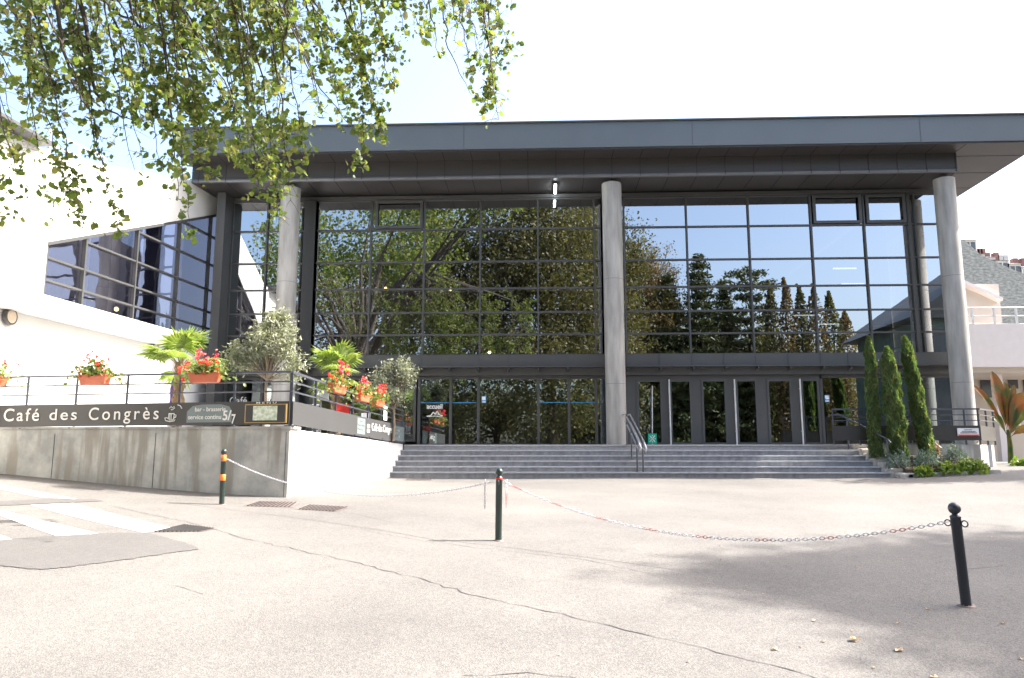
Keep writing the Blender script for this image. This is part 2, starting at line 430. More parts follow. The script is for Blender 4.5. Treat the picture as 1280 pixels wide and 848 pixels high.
# ------------------------------------------------------------------ ground levels
CP = [(0, 0, -1.66), (0, -15, -1.8), (15, -15, -1.8), (-15, -15, -1.6), (at(1208, 758, 7.4)), (at(623, 676, 10.5)), (at(277, 631, 13.7)),
      at(360, 622, 14.9), at(0, 592, 16.2), at(480, 597, 23.3), at(1112, 597, 23.3), at(800, 597, 23.3), at(1225, 587, 24.3), at(1257, 586, 24.3),
      at(1279, 580, 26.0), (-20, 17, 0.0), (-20, 5, -0.8), (20, 5, -1.6), (22, 22, -0.5), (8, 2, -1.75), (-6, 2, -1.4), (25, 30, -0.35), (30, 10, -1.3)]
CP = np.array([(p.x, p.y, p.z - EYE) if isinstance(p, Vector) else p for p in CP])
def _phi(r_): return np.where(r_ > 1e-9, r_ * r_ * np.log(np.maximum(r_, 1e-9)), 0.0)
_n = len(CP)
_A = np.zeros((_n + 3, _n + 3))
_A[:_n, :_n] = _phi(np.linalg.norm(CP[:, None, :2] - CP[None, :, :2], axis=2)) + np.eye(_n) * 0.5
_A[:_n, _n] = 1; _A[:_n, _n + 1:] = CP[:, :2]; _A[_n, :_n] = 1; _A[_n + 1:, :_n] = CP[:, :2].T
_W = np.linalg.solve(_A, np.concatenate([CP[:, 2], [0, 0, 0]]))
def GA(x, y):
    x = np.clip(np.asarray(x, float), -20, 28); y = np.clip(np.asarray(y, float), -15, 27)
    r_ = np.sqrt((x[..., None] - CP[:, 0]) ** 2 + (y[..., None] - CP[:, 1]) ** 2)
    return _phi(r_) @ _W[:_n] + _W[_n] + _W[_n + 1] * x + _W[_n + 2] * y + EYE
def G(x, y): return float(GA(np.array(x), np.array(y)))
def ground_hit(u, v):
    """where the line of sight through a photograph point meets the ground"""
    lo, hi = 1.0, 60.0
    for _ in range(50):
        mid = (lo + hi) / 2; q = at(u, v, mid)
        if q.z > G(q.x, q.y): lo = mid
        else: hi = mid
    q = at(u, v, lo)
    return Vector((q.x, q.y, G(q.x, q.y)))

xs = np.concatenate([[-900, -400, -150, -70, -40], np.arange(-30, 34.01, 0.5), [50, 90, 200, 500, 900]])
ys = np.concatenate([[-900, -400, -150, -70, -40, -25], np.arange(-16, 30.01, 0.5), [40, 70, 150, 400, 900]])
XX, YY = np.meshgrid(xs, ys)
V = np.stack([XX, YY, GA(XX, YY)], -1).reshape(-1, 3)
nx, ny = len(xs), len(ys)
ii = np.arange(nx - 1)[None, :] + np.arange(ny - 1)[:, None] * nx
F = np.stack([ii, ii + 1, ii + 1 + nx, ii + nx], -1).reshape(-1, 4)
tag(np_mesh('ground', V, F, M['asphalt'], smooth=True), kind='structure')

def draped(name, poly, lift, m, cell=0.25):
    """a thin sheet that follows the ground inside a convex plan polygon (four corners, bilinear)"""
    a, b, c, d = [Vector((p[0], p[1], 0)) for p in poly]
    n1 = max(2, int((b - a).length / cell)); n2 = max(2, int((d - a).length / cell))
    vs = []
    for j in range(n2 + 1):
        for i in range(n1 + 1):
            s_, t_ = i / n1, j / n2
            p = a.lerp(b, s_).lerp(d.lerp(c, s_), t_)
            vs.append((p.x, p.y, G(p.x, p.y) + lift))
    fs = [(j * (n1 + 1) + i, j * (n1 + 1) + i + 1, (j + 1) * (n1 + 1) + i + 1, (j + 1) * (n1 + 1) + i) for j in range(n2) for i in range(n1)]
    mb = MB(); mb.add(vs, fs)
    return mb

# road paint: zebra crossing
zb = MB()
for q in [((-180, 622), (0, 638), (126, 668), (-120, 672)), ((36, 632), (96, 630), (228, 664), (188, 666)), ((-200, 604), (0, 607), (98, 624), (-150, 622)), ((-200, 668), (0, 670), (16, 675), (-200, 690))]:
    pass
def gq(pts): return [ground_hit(u, v) for u, v in pts]
for q in [((-60, 620), (-5, 636), (126, 668), (72, 671)), ((38, 632), (92, 629.5), (228, 663), (178, 666)), ((-60, 600), (0, 606), (98, 624.5), (50, 622)), ((-60, 664), (0, 669), (16, 675), (-50, 678))]:
    d = draped('', gq(q), 0.006, None)
    zb.add(d.v, d.f)
tag(zb.build('road_markings', M['paint']), kind='structure')
# repair patches in the asphalt
pt = MB()
def blob(px, lift):
    P = gq(px); c = sum(P, Vector()) / len(P)
    rings = []
    n = len(P)
    dense = []
    for i in range(n):
        for k in range(12): dense.append(P[i].lerp(P[(i + 1) % n], k / 12) + Vector((random.gauss(0, .012), random.gauss(0, .012), 0)))
    N = len(dense); vs = []
    for t_ in (0.0, 0.25, 0.5, 0.75, 1.0):
        for p in dense:
            q = c.lerp(p, max(t_, 0.001)); vs.append((q.x, q.y, G(q.x, q.y) + lift))
    fs = [(k * N + i, k * N + (i + 1) % N, (k + 1) * N + (i + 1) % N, (k + 1) * N + i) for k in range(4) for i in range(N)]
    return vs, fs
for px in [((-60, 690), (0, 676), (60, 671), (130, 667), (185, 667), (228, 678), (250, 687), (205, 693), (150, 701), (90, 709), (50, 713), (0, 708), (-60, 716)),
           ((-60, 630), (0, 627), (60, 624), (120, 624.5), (128, 627), (80, 629), (0, 632.5), (-60, 636))]:
    pt.add(*blob(px, 0.007))
pt.f = pt.f
tag(pt.build('asphalt_patch', M['patch']), kind='structure')
# tarred joints and cracks
ck = MB()
def crack(px, w, lift=0.004, wob=0.012):
    P = []
    for (a, b) in zip(px[:-1], px[1:]):
        A, B = ground_hit(*a), ground_hit(*b)
        k = max(2, int((B - A).length / 0.12))
        for i in range(k): P.append(A.lerp(B, i / k))
    P.append(ground_hit(*px[-1]))
    vs = []
    for i, p in enumerate(P):
        d = (P[min(i + 1, len(P) - 1)] - P[max(i - 1, 0)]); d.z = 0; d.normalize()
        n = Vector((-d.y, d.x, 0)); o = n * random.gauss(0, wob)
        ww = w * random.uniform(0.15, 1.15)
        for sg in (-1, 1):
            q = p + o + n * sg * ww / 2; vs.append((q.x, q.y, G(q.x, q.y) + lift))
    ck.add(vs, [(2 * i, 2 * i + 1, 2 * i + 3, 2 * i + 2) for i in range(len(P) - 1)])
crack([(285, 668), (300, 672), (380, 690), (440, 703), (520, 723), (600, 746), (700, 768), (800, 792), (900, 815), (1030, 850)], 0.016, wob=0.02)
crack([(140, 633), (230, 652), (290, 668)], 0.015)
crack([(430, 659), (530, 677), (640, 690), (730, 700), (815, 718)], 0.010)
crack([(205, 731), (230, 735), (252, 743)], 0.010)
crack([(580, 846), (660, 842), (720, 848)], 0.01)
crack([(1210, 712), (1240, 709), (1262, 706)], 0.012)
crack([(208, 617), (330, 633), (440, 642), (520, 660)], 0.009)
crack([(660, 598.5), (760, 599.5)], 0.02)
tag(ck.build('pavement_joints', M['crack']), kind='structure')
# drain covers
def cover(px, label):
    P = gq(px)
    o = empty('drain_cover', P[0]); tag(o, label, 'drain cover', 'iron drain covers let into the asphalt')
    mb = draped('', P, 0.005, None, 0.3)
    mb.v = [tuple(Vector(v) - P[0]) for v in mb.v]
    mb.build('cover_plate', M['cover'], o)
    g = MB()
    a, b, c, d = [p - P[0] for p in P]
    for i in range(1, 12):
        t_ = i / 12
        g.bar(a.lerp(b, t_) + Vector((0, 0, 0.012)), d.lerp(c, t_) + Vector((0, 0, 0.012)), 0.015, 0.01)
    g.build('grating', M['joint'], o)
cover(((304, 633), (366, 634.5), (374, 628.5), (322, 627.5)), 'rusty drain grate at the foot of the concrete terrace corner, left of its pair')
cover(((370, 637), (420, 640), (438, 634.5), (384, 631.5)), 'rusty drain grate set in bright paving, right of its pair near the white wall')
cover(((188, 665.5), (252, 665), (270, 661.5), (228, 656)), 'dark iron cover plate at the tip of the zebra stripes')
cover(((505, 600.8), (540, 600.8), (542, 599.2), (508, 599.2)), 'thin slot drain cover lying just before the left end of the steps')

# ------------------------------------------------------------------ convention centre
Z = lambda rel: rel + EYE
YF = 27.5                                  # glass line
DECK = Z(0.352)
BX0, BX1 = -12.2, 14.45
bld = empty('convention_centre', (2, 27.5, 0)); tag(bld, 'long glass fronted convention centre under a big flat grey overhanging roof', 'building')
def off(o, parent):                          # keep world coordinates while parenting under a moved empty
    o.parent = parent; o.matrix_parent_inverse = Matrix.Translation(-Vector(parent.location)) if parent.type == 'EMPTY' else Matrix()
    return o
GK, GDY = 26.8 / 27.5, -0.7            # the glass front was surveyed at 27.5 m; its true line is 26.8 m out
GLASS = [False]
def gpos(v): return Vector((v[0] * GK, v[1] + GDY, EYE + (v[2] - EYE) * GK))
def bpart(mb, name, m, parent=None, bevel=0):
    if GLASS[0]: mb.v = [tuple(gpos(v)) for v in mb.v]
    o = mb.build(name, m, None, bevel)
    p = parent or bld
    return off(o, p)

# roof
rf = MB(); rf.box(-12.35, 16.4, 24.36, 45, Z(10.14), Z(11.02))
roof = bpart(rf, 'roof', M['fascia'])
rt = MB(); rt.box(-12.41, 16.46, 24.30, 45.06, Z(11.023), Z(11.07)); bpart(rt, 'roof_edge_trim', M['frame'], roof)
jn = MB()
x = -9.0
for x in (-2.6, 5.0, 12.4): jn.box(x, x + 0.012, 24.352, 24.358, Z(10.15), Z(11.0))
bpart(jn, 'panel_seam', M['panel'], roof)
# upper soffit (panelled) and the deep casing behind it
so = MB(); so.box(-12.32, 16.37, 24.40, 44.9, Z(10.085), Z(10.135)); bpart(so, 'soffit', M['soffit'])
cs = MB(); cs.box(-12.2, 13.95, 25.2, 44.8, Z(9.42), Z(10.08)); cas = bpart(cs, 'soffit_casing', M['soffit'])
lp = MB()
lp.tube([(-12.2, 25.24, Z(9.48)), (13.95, 25.24, Z(9.48))], 0.075, 12)
bpart(lp, 'drip_edge', M['lip'], cas)
js = MB()
for k in range(0, 28):
    xx = -11.957 + k * 0.957
    js.box(xx, xx + 0.018, 25.190, 25.199, Z(9.55), Z(10.08))
    js.box(xx, xx + 0.018, 24.45, 25.19, Z(10.079), Z(10.084))
    js.box(xx, xx + 0.018, 25.33, 26.6, Z(9.412), Z(9.418))
    js.box(xx, xx + 0.012, 25.155, 25.172, Z(9.42), Z(9.54))
bpart(js, 'panel_joint', M['joint'], cas)
sj = MB()
for k in range(8):
    yy = 25.5 + k * 1.6
    sj.box(13.98, 16.3, yy, yy + 0.02, Z(10.079), Z(10.084))
bpart(sj, 'panel_joint', M['joint'], roof)
# columns
for i, (x, lab) in enumerate(((-8.82, None), (2.42, None), (13.69, None))):
    c = MB()
    c.lathe((x, 25.62, 0), [(0.335, Z(-0.4) if i != 1 else DECK - 0.02), (0.335, Z(9.30))], 48)
    col = bpart(c, 'column', M['column'])
    c = MB(); c.lathe((x, 25.62, 0), [(0.12, Z(9.29)), (0.12, Z(9.42))], 16); bpart(c, 'column_cap', M['frame'], col)
    for zz in (2.35, 5.9):
        c = MB(); c.lathe((x, 25.62, 0), [(0.3362, Z(zz)), (0.3362, Z(zz) + 0.012)], 48); bpart(c, 'casting_seam', M['lip'], col)

# curtain walls
GLASS[0] = True
ZT = [9.45, 8.31, 7.07, 6.06, 5.17, 4.35, 3.60]            # transoms, relative to the eye
left_x = [-11.66, -10.15, -9.25, -8.95]
bayL = [-8.42, -6.36, -4.36, -2.28, -0.15, 1.92, 2.20]
bayR = [3.02, 5.30, 7.55, 9.80, 11.70, 13.28]
VP = [M['glass']]
def curtain(name, xs_, zs_, y, m_glass, parent=bld, frame_w=0.055, skip=()):
    fr = MB()
    for x in xs_: fr.box(x - frame_w / 2, x + frame_w / 2, y - 0.09, y + 0.06, Z(zs_[-1]), Z(zs_[0]))
    for z in zs_: fr.box(xs_[0], xs_[-1], y - 0.065, y + 0.05, Z(z) - frame_w / 2, Z(z) + frame_w / 2)
    f = bpart(fr, name, M['frame'], parent)
    gl = MB()
    for i in range(len(xs_) - 1):
        for j in range(len(zs_) - 1):
            x0, x1 = xs_[i] + 0.02, xs_[i + 1] - 0.02; z1, z0 = Z(zs_[j]) - 0.02, Z(zs_[j + 1]) + 0.02
            ta, tb = random.gauss(0, 0.0013), random.gauss(0, 0.0013)   # every pane hangs very slightly out of true
            w, h = (x1 - x0) / 2, (z1 - z0) / 2
            q = []
            for sx, sz in ((-1, -1), (1, -1), (1, 1), (-1, 1)):
                q.append(((x0 + x1) / 2 + sx * w, y + sx * w * ta + sz * h * tb, (z0 + z1) / 2 + sz * h))
            gl.add(q, [(0, 1, 2, 3)])
    g = bpart(gl, 'glazing', m_glass, f)
    return f
c1 = curtain('curtain_wall', [-11.60, -10.28, -9.35, -8.42], ZT, YF, M['glass'])
c2 = curtain('curtain_wall', bayL + [3.02] if False else bayL, ZT, YF, M['glass'])
c3 = curtain('curtain_wall', [2.20] + bayR, ZT, YF, M['glass'])
# opening lights set into the top row
def vent(x0, x1, parent):
    w = MB(); z0, z1 = Z(8.35), Z(9.42); y = YF - 0.13
    for (a, b, c, d) in ((x0, x0 + 0.1, z0, z1), (x1 - 0.1, x1, z0, z1), (x0 + 0.1, x1 - 0.1, z0, z0 + 0.1), (x0 + 0.1, x1 - 0.1, z1 - 0.1, z1)):
        w.box(a, b, y, y + 0.05, c, d)
    o = bpart(w, 'opening_window', M['panel'], parent)
vent(-6.2, -4.42, c2); vent(9.88, 11.62, c3); vent(11.78, 13.2, c3)
# header band of dark panel above the glass
hb = MB(); hb.box(-11.6, 14.4, YF - 0.12, YF + 0.1, Z(9.48), Z(9.60)); bpart(hb, 'head_panel', M['panel'])
# solid post between left bays and the outer corner pillar
pl = MB(); pl.box(-8.86, -8.44, YF - 0.16, YF - 0.10, Z(3.6), Z(9.44)); bpart(pl, 'mullion_panel', M['frame'])
pl = MB(); pl.box(-11.93, -11.62, YF - 0.75, YF + 0.1, DECK - 0.2, Z(9.60)); bpart(pl, 'corner_pillar', M['panel'])
# right return of the glazing
cr = MB()
for y_ in (27.56, 29.6, 31.8, 34): cr.box(14.38, 14.46, y_ - 0.04, y_ + 0.04, Z(0.4), Z(9.45))
for z_ in ZT: cr.box(14.40, 14.455, 27.5, 34, Z(z_) - 0.03, Z(z_) + 0.03)
crf = bpart(cr, 'side_curtain_wall', M['frame'])
cr = MB(); cr.add([(14.41, 27.6, Z(0.4)), (14.41, 34, Z(0.4)), (14.41, 34, Z(9.45)), (14.41, 27.6, Z(9.45))], [(0, 1, 2, 3)]); bpart(cr, 'glazing', M['glass_side'], crf)
c4 = curtain('curtain_wall', [13.34, 13.52, 14.40], ZT, YF, M['glass'])

# spandrel band, projecting ledge and its brackets
sp = MB(); sp.box(-11.6, 14.42, YF - 0.22, YF + 0.1, Z(3.14), Z(3.58)); spd = bpart(sp, 'spandrel', M['panel'])
lg = MB(); lg.box(-11.6, 14.42, YF - 0.55, YF - 0.225, Z(3.10), Z(3.135)); lg.box(-11.6, 14.42, YF - 0.222, YF + 0.08, Z(2.84), Z(3.098)); bpart(lg, 'ledge', M['lip'] if False else M['panel'], spd)
bk = MB()
allx = []
for A_ in (bayL, [3.02] + bayR[1:]):
    for a, b in zip(A_[:-1], A_[1:]):
        if b - a > 1: allx += [a, (a + b) / 2]
allx += [14.2, -9.4, -10.4, -11.4]
for x in allx:
    bk = MB(); bk.box(x - 0.02, x + 0.02, YF - 0.235, YF - 0.222, Z(3.14), Z(3.58))
    bk.hexa([(x - 0.03, YF - 0.5, Z(3.03)), (x + 0.03, YF - 0.5, Z(3.03)), (x + 0.03, YF - 0.224, Z(2.95)), (x - 0.03, YF - 0.224, Z(2.95)), (x - 0.03, YF - 0.5, Z(3.098)), (x + 0.03, YF - 0.5, Z(3.098)), (x + 0.03, YF - 0.224, Z(3.098)), (x - 0.03, YF - 0.224, Z(3.098))])
    bpart(bk, 'bracket', M['frame'], spd)

# ground floor glazing: fixed parts
def shopfront(xs_, z0, z1, name='shopfront', y=YF + 0.05, fw=0.09, m=M['glass_door']):
    fr = MB()
    for x in xs_: fr.box(x - fw / 2, x + fw / 2, y - 0.10, y + 0.04, z0, z1)
    fr.box(xs_[0], xs_[-1], y - 0.08, y + 0.03, z1 - 0.10, z1 - 0.001); fr.box(xs_[0], xs_[-1], y - 0.08, y + 0.03, z0 + 0.001, z0 + 0.07)
    f = bpart(fr, name, M['frame'])
    g = MB()
    for a, b in zip(xs_[:-1], xs_[1:]):
        ta = random.gauss(0, 0.001)
        g.add([(a, y - ta, z0 + 0.05), (b, y + ta, z0 + 0.05), (b, y + ta, z1 - 0.08), (a, y - ta, z1 - 0.08)], [(0, 1, 2, 3)])
    bpart(g, 'glazing', m, f)
    return f
zg0, zg1 = DECK, Z(2.835)
sf0 = shopfront([-11.55, -10.2, -8.9, -7.6, -6.3, -4.6], zg0 + 0.15, zg1)
sf1 = shopfront([-4.45, -3.31, -2.31, -0.16, 0.93, 1.9, 2.9], zg0, zg1)
sf2 = shopfront([9.82, 11.5, 13.1, 14.4], zg0, zg1)
# six double-framed doors in three pairs
dx = [(3.34, 4.24), (4.50, 5.28), (5.62, 6.50), (6.82, 7.58), (7.92, 8.78), (9.10, 9.74)]
df = MB()
edges = [2.95] + [e for d in dx for e in d] + [9.84]
for a, b in zip(edges[0::2], edges[1::2]): df.box(a, b, YF - 0.03, YF + 0.07, zg0, zg1)
df.box(2.95, 9.84, YF - 0.05, YF - 0.032, zg1 - 0.14, zg1 - 0.002)
bpart(df, 'door_surround', M['frame'])
hx = {1: 4.47, 3: 6.76, 5: 9.04}
for i, (a, b) in enumerate(dx):
    d = MB(); y = YF - 0.012
    for (p, q, r1, r2) in ((a, a + 0.07, zg0 + 0.01, zg1 - 0.14), (b - 0.07, b, zg0 + 0.01, zg1 - 0.14), (a + 0.07, b - 0.07, zg1 - 0.22, zg1 - 0.14), (a + 0.07, b - 0.07, zg0 + 0.01, zg0 + 0.11)):
        d.box(p, q, y - 0.05, y + 0.03, r1, r2)
    do = bpart(d, 'door', M['panel'])
    g = MB(); ta = random.gauss(0, 0.004)
    g.add([(a + 0.05, y - ta, zg0 + 0.1), (b - 0.05, y + ta, zg0 + 0.1), (b - 0.05, y + ta, zg1 - 0.2), (a + 0.05, y - ta, zg1 - 0.2)], [(0, 1, 2, 3)])
    bpart(g, 'glass', M['glass_door'], do)
    if i in hx:
        h = MB(); x = hx[i]
        h.tube([(x, y - 0.16, zg0 + 0.03), (x, y - 0.16, zg1 - 0.16)], 0.027, 10)
        for zz in (zg0 + 0.5, zg1 - 0.5): h.tube([(x, y - 0.16, zz), (x, y - 0.04, zz)], 0.015, 8)
        bpart(h, 'handle', M['bar_white'], do)

# writing on the glass
def text_obj(body, name, m, width, height, parent, ext=0.004, loc=(0, 0, 0), rot=(math.pi / 2, 0, 0), spacing=1.0, bold=0.0, shear=0.0, par_off=True):
    cu = bpy.data.curves.new(name, 'FONT'); cu.body = body; cu.size = 1.0; cu.extrude = 0.001
    cu.space_character = spacing; cu.offset = bold; cu.shear = shear
    t = bpy.data.objects.new(name, cu); COL.objects.link(t)
    bpy.context.view_layer.update()
    dg = bpy.context.evaluated_depsgraph_get()
    me = bpy.data.meshes.new_from_object(t.evaluated_get(dg))
    bpy.data.objects.remove(t)
    co = np.empty(len(me.vertices) * 3); me.vertices.foreach_get('co', co); co = co.reshape(-1, 3)
    mn, mxx = co.min(0), co.max(0)
    co[:, 0] = (co[:, 0] - mn[0]) * width / (mxx[0] - mn[0])
    co[:, 1] = (co[:, 1] - mn[1]) * height / (mxx[1] - mn[1])
    co[:, 2] = np.where(co[:, 2] > 0, ext, 0)
    me.vertices.foreach_set('co', co.ravel()); me.update()
    me.materials.clear(); me.materials.append(m)
    o = bpy.data.objects.new(name, me); COL.objects.link(o)
    if GLASS[0]: loc = gpos(loc)
    o.location = loc; o.rotation_euler = rot
    if parent:
        o.parent = parent
        if par_off and parent.type == 'EMPTY': o.matrix_parent_inverse = Matrix.Translation(-Vector(parent.location))
        elif par_off: pass
    return o
yg = YF - 0.005
text_obj('accueil', 'lettering', M['letter'], 0.55, 0.17, sf1, loc=(-4.17, yg, Z(1.67)), bold=0.02)
em = MB()
def ribbon(mb, pts, w, y, t=0.006):
    for a, b in zip(pts[:-1], pts[1:]):
        mb.bar((a[0], y, a[1]), (b[0], y, b[1]), t, w)
ribbon(em, [(-4.17, Z(1.40)), (-4.02, Z(1.43)), (-3.93, Z(1.55)), (-3.86, Z(1.47)), (-3.80, Z(1.58)), (-3.70, Z(1.45)), (-3.60, Z(1.42))], 0.035, yg)
ribbon(em, [(-4.10, Z(1.38)), (-3.9, Z(1.41)), (-3.60, Z(1.38))], 0.02, yg)
bpart(em, 'mountain_emblem', M['letter'], sf1)
bl = MB()
for a, b in ((-4.38, -3.37), (-3.25, -2.38), (-0.10, 0.87), (0.99, 1.86)):
    bl = MB(); bl.box(a, b, yg - 0.003, yg, Z(1.87), Z(1.90)); bpart(bl, 'blue_stripe', M['blue_vinyl'], sf1)
for x, par in ((-2.2, sf1), (9.92, sf2)):
    s_ = MB(); s_.box(x, x + 0.17, yg - 0.006, yg, Z(1.87), Z(2.12)); so_ = bpart(s_, 'notice_sticker', M['blue_vinyl'], par)
    s_ = MB(); s_.box(x + 0.02, x + 0.15, yg - 0.010, yg - 0.007, Z(1.97), Z(2.10)); s_.box(x + 0.02, x + 0.15, yg - 0.010, yg - 0.007, Z(1.89), Z(1.93)); bpart(s_, 'notice_print', M['plastic_white'], par)

# interior: floors, rear wall, stair of light
it = MB(); it.box(-11.6, 14.3, YF + 0.12, 43.9, DECK - 0.15, DECK - 0.002); bpart(it, 'interior_floor', M['int_floor'])
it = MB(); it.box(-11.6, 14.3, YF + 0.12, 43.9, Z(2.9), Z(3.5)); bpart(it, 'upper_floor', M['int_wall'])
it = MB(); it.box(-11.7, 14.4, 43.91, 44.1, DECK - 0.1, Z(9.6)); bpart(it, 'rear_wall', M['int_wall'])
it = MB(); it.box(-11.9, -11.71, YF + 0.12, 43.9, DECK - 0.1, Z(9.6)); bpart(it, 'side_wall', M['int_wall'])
it = MB()
for x in (-6.5, -1.0, 4.5, 9.7):
    for yy in (31.0, 37.0):
        it = MB(); it.lathe((x, yy, 0), [(0.22, DECK), (0.22, Z(2.9))], 16); bpart(it, 'interior_pillar', M['int_wall'])
        it = MB(); it.lathe((x, yy, 0), [(0.22, Z(3.5)), (0.22, Z(9.6))], 16); bpart(it, 'interior_pillar', M['int_wall'])
it = MB(); it.box(2.28, 2.75, 28.0, 28.12, DECK, Z(2.84)); it.box(2.3, 2.7, 28.0, 28.12, Z(3.55), Z(9.3)); bpart(it, 'ochre_panel', M['int_yellow'])
it = MB(); it.tube([(-8.4, 28.0, Z(4.66)), (14.2, 28.0, Z(4.66))], 0.018, 6); bpart(it, 'balustrade_rail', M['steel'])
it = MB()
for (x, yy, z) in ((11.5, 30, 7.3), (12.2, 31, 6.9), (10.6, 32, 5.8), (11.6, 32.5, 5.5), (12.4, 33, 5.2)): 
    it = MB(); it.box(x, x + 0.9, yy, yy + 0.06, Z(z), Z(z) + 0.05); bpart(it, 'strip_lamp', M['int_lamp'])
it = MB()
for (x, z) in ((-2.0, 3.85), (-6.0, 6.35), (-3.5, 6.3)): 
    it = MB(); it.ball((x, 28.6, Z(z)), 0.06, 10); bpart(it, 'pendant_lamp', M['warm_lamp'])
it = MB(); it.box(13.15, 13.35, 29.6, 43.9, Z(3.51), Z(9.5)); bpart(it, 'sun_block_wall', M['int_wall'])  # added wall, stops sun entering through the side glass
it = MB(); it.box(13.15, 13.35, 29.6, 43.9, DECK, Z(2.9)); bpart(it, 'sun_block_wall', M['int_wall'])  # ground floor part of the added sun-blocking wall
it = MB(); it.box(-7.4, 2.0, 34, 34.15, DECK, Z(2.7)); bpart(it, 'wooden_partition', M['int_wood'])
GLASS[0] = False
it = MB(); it.box(0.42, 0.54, 25.6, 26.5, Z(9.34), Z(9.41)); sl = bpart(it, 'soffit_lamp', M['frame'])
it = MB(); it.tube([(0.48, 25.63, Z(9.31)), (0.48, 26.47, Z(9.31))], 0.035, 8); bpart(it, 'tube', M['lamp_tube'], sl)

# ------------------------------------------------------------------ deck and steps
dk = MB(); dk.box(-4.5, 14.1, 25.0, 27.6, Z(-0.9), Z(0.355))
tag(dk.build('entrance_deck', M['stone_step']), kind='structure')
st = empty('entrance_steps', (2.7, 24, 0)); tag(st, 'wide flight of six grey stone steps up to the glass doors', 'steps')
nr = 6; zb0 = Z(-0.645); rise = (DECK - zb0) / nr; tread = 1.7 / (nr - 1)
for k in range(nr - 1):
    s_ = MB(); y0 = 23.3 + k * tread
    z1 = zb0 + rise * (k + 1)
    xl = -4.72 + k * 0.04
    xr_ = 10.28 - 0.10 * k
    s_.box(xl, xr_, y0 + 0.03, 24.997, z1 - rise - (0.3 if k == 0 else 0.0) + 0.001, z1 - 0.045)
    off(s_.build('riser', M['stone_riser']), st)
    s_ = MB(); xx = xl
    while xx < xr_ - 0.05:
        w = min(random.choice([1.5, 2.0, 2.0]), xr_ - xx)
        s_.box(xx, xx + w - 0.006, y0 - 0.01, min(y0 + tread + 0.02, 24.935), z1 - 0.044, z1); xx += w
    o = s_.build('tread', M['stone_step'], None, 0.006); off(o, st)
s_ = MB(); xx = -4.5
while xx < 9.7:
    w = min(2.0, 9.8 - xx); s_.box(xx, xx + w - 0.006, 24.94, 25.35, DECK - 0.04, DECK + 0.002); xx += w
off(s_.build('tread', M['stone_step'], None, 0.006), st)
# rough edging stones stepping down at the right
for i in range(7):
    t_ = i / 6
    x = 9.98 + 0.50 * t_ + random.uniform(-.03, .03); y = 25.05 - 1.85 * t_
    z = DECK + 0.03 - (DECK - zb0 - 0.12) * t_
    s_ = MB(); s_.box(x - 0.22, x + 0.24, y - 0.2, y + 0.19, z - 0.5, z + random.uniform(-.02, .03))
    o = s_.build('edging_stone', M['rough_stone'], None, 0.05); off(o, st)

# handrails
def tube_rail(name, loc, paths, posts, label, m):
    o = empty(name, loc); tag(o, label, 'handrail')
    for P in paths:
        b = MB(); b.tube([Vector(p) - Vector(loc) for p in P], 0.024, 10); b.build('rail', m, o)
    for a, b_ in posts:
        b = MB(); b.tube([Vector(a) - Vector(loc), Vector(b_) - Vector(loc)], 0.026, 10)
        b.lathe(Vector(a) - Vector(loc), [(0.06, 0), (0.06, 0.012)], 12); b.build('post', M['rail'], o)
    return o
cxr = 2.78
p0 = Vector((cxr - 0.12, 25.3, DECK)); p1 = Vector((cxr + 0.0, 23.35, zb0 + rise))
def rail_z(y, h): return (zb0 + rise) + (y - 23.35) / (25.0 - 23.35) * (DECK - zb0 - rise) + h
loop = [(cxr - 0.16, 25.55, DECK + 0.98), (cxr - 0.12, 25.15, DECK + 1.0), (cxr - 0.04, 24.2, rail_z(24.2, 0.98)), (cxr + 0.06, 23.2, rail_z(23.2, 0.98)), (cxr + 0.10, 22.98, rail_z(23.0, 0.88)), (cxr + 0.08, 23.02, rail_z(23.0, 0.74)), (cxr + 0.03, 23.4, rail_z(23.4, 0.72)), (cxr - 0.04, 24.2, rail_z(24.2, 0.74)), (cxr - 0.12, 25.15, DECK + 0.74)]
loop2 = [(p[0] + 0.16, p[1], p[2] - 0.02) for p in loop]
posts = [((cxr - 0.1, 24.9, DECK), (cxr - 0.1, 24.9, DECK + 0.98)), ((cxr - 0.04, 24.2, rail_z(24.1, 0)), (cxr - 0.04, 24.2, rail_z(24.2, 0.98))), ((cxr + 0.04, 23.5, zb0 + rise), (cxr + 0.04, 23.5, rail_z(23.5, 0.98))), ((cxr + 0.2, 23.36, zb0), (cxr + 0.2, 23.36, rail_z(23.36, 0.95)))]
tube_rail('stair_handrail', (cxr, 24.2, zb0), [loop, loop2], posts, 'looped tubular steel handrail in the middle of the steps', M['steel'])
rx = 10.12
rr = [(9.35, 25.6, DECK + 0.95), (9.45, 25.1, DECK + 0.97), (9.85, 24.3, rail_z(24.3, 0.93)), (10.22, 23.4, rail_z(23.4, 0.93)), (10.25, 23.3, rail_z(23.3, 0.88))]
tube_rail('stair_handrail', (rx, 24.2, zb0), [rr], [((9.6, 24.8, DECK - rise), (9.6, 24.8, rail_z(24.8, 0.95))), ((10.2, 23.42, zb0), (10.2, 23.42, rail_z(23.42, 0.92)))], 'single sloping handrail at the right end of the steps beside the cypresses', M['rail'])

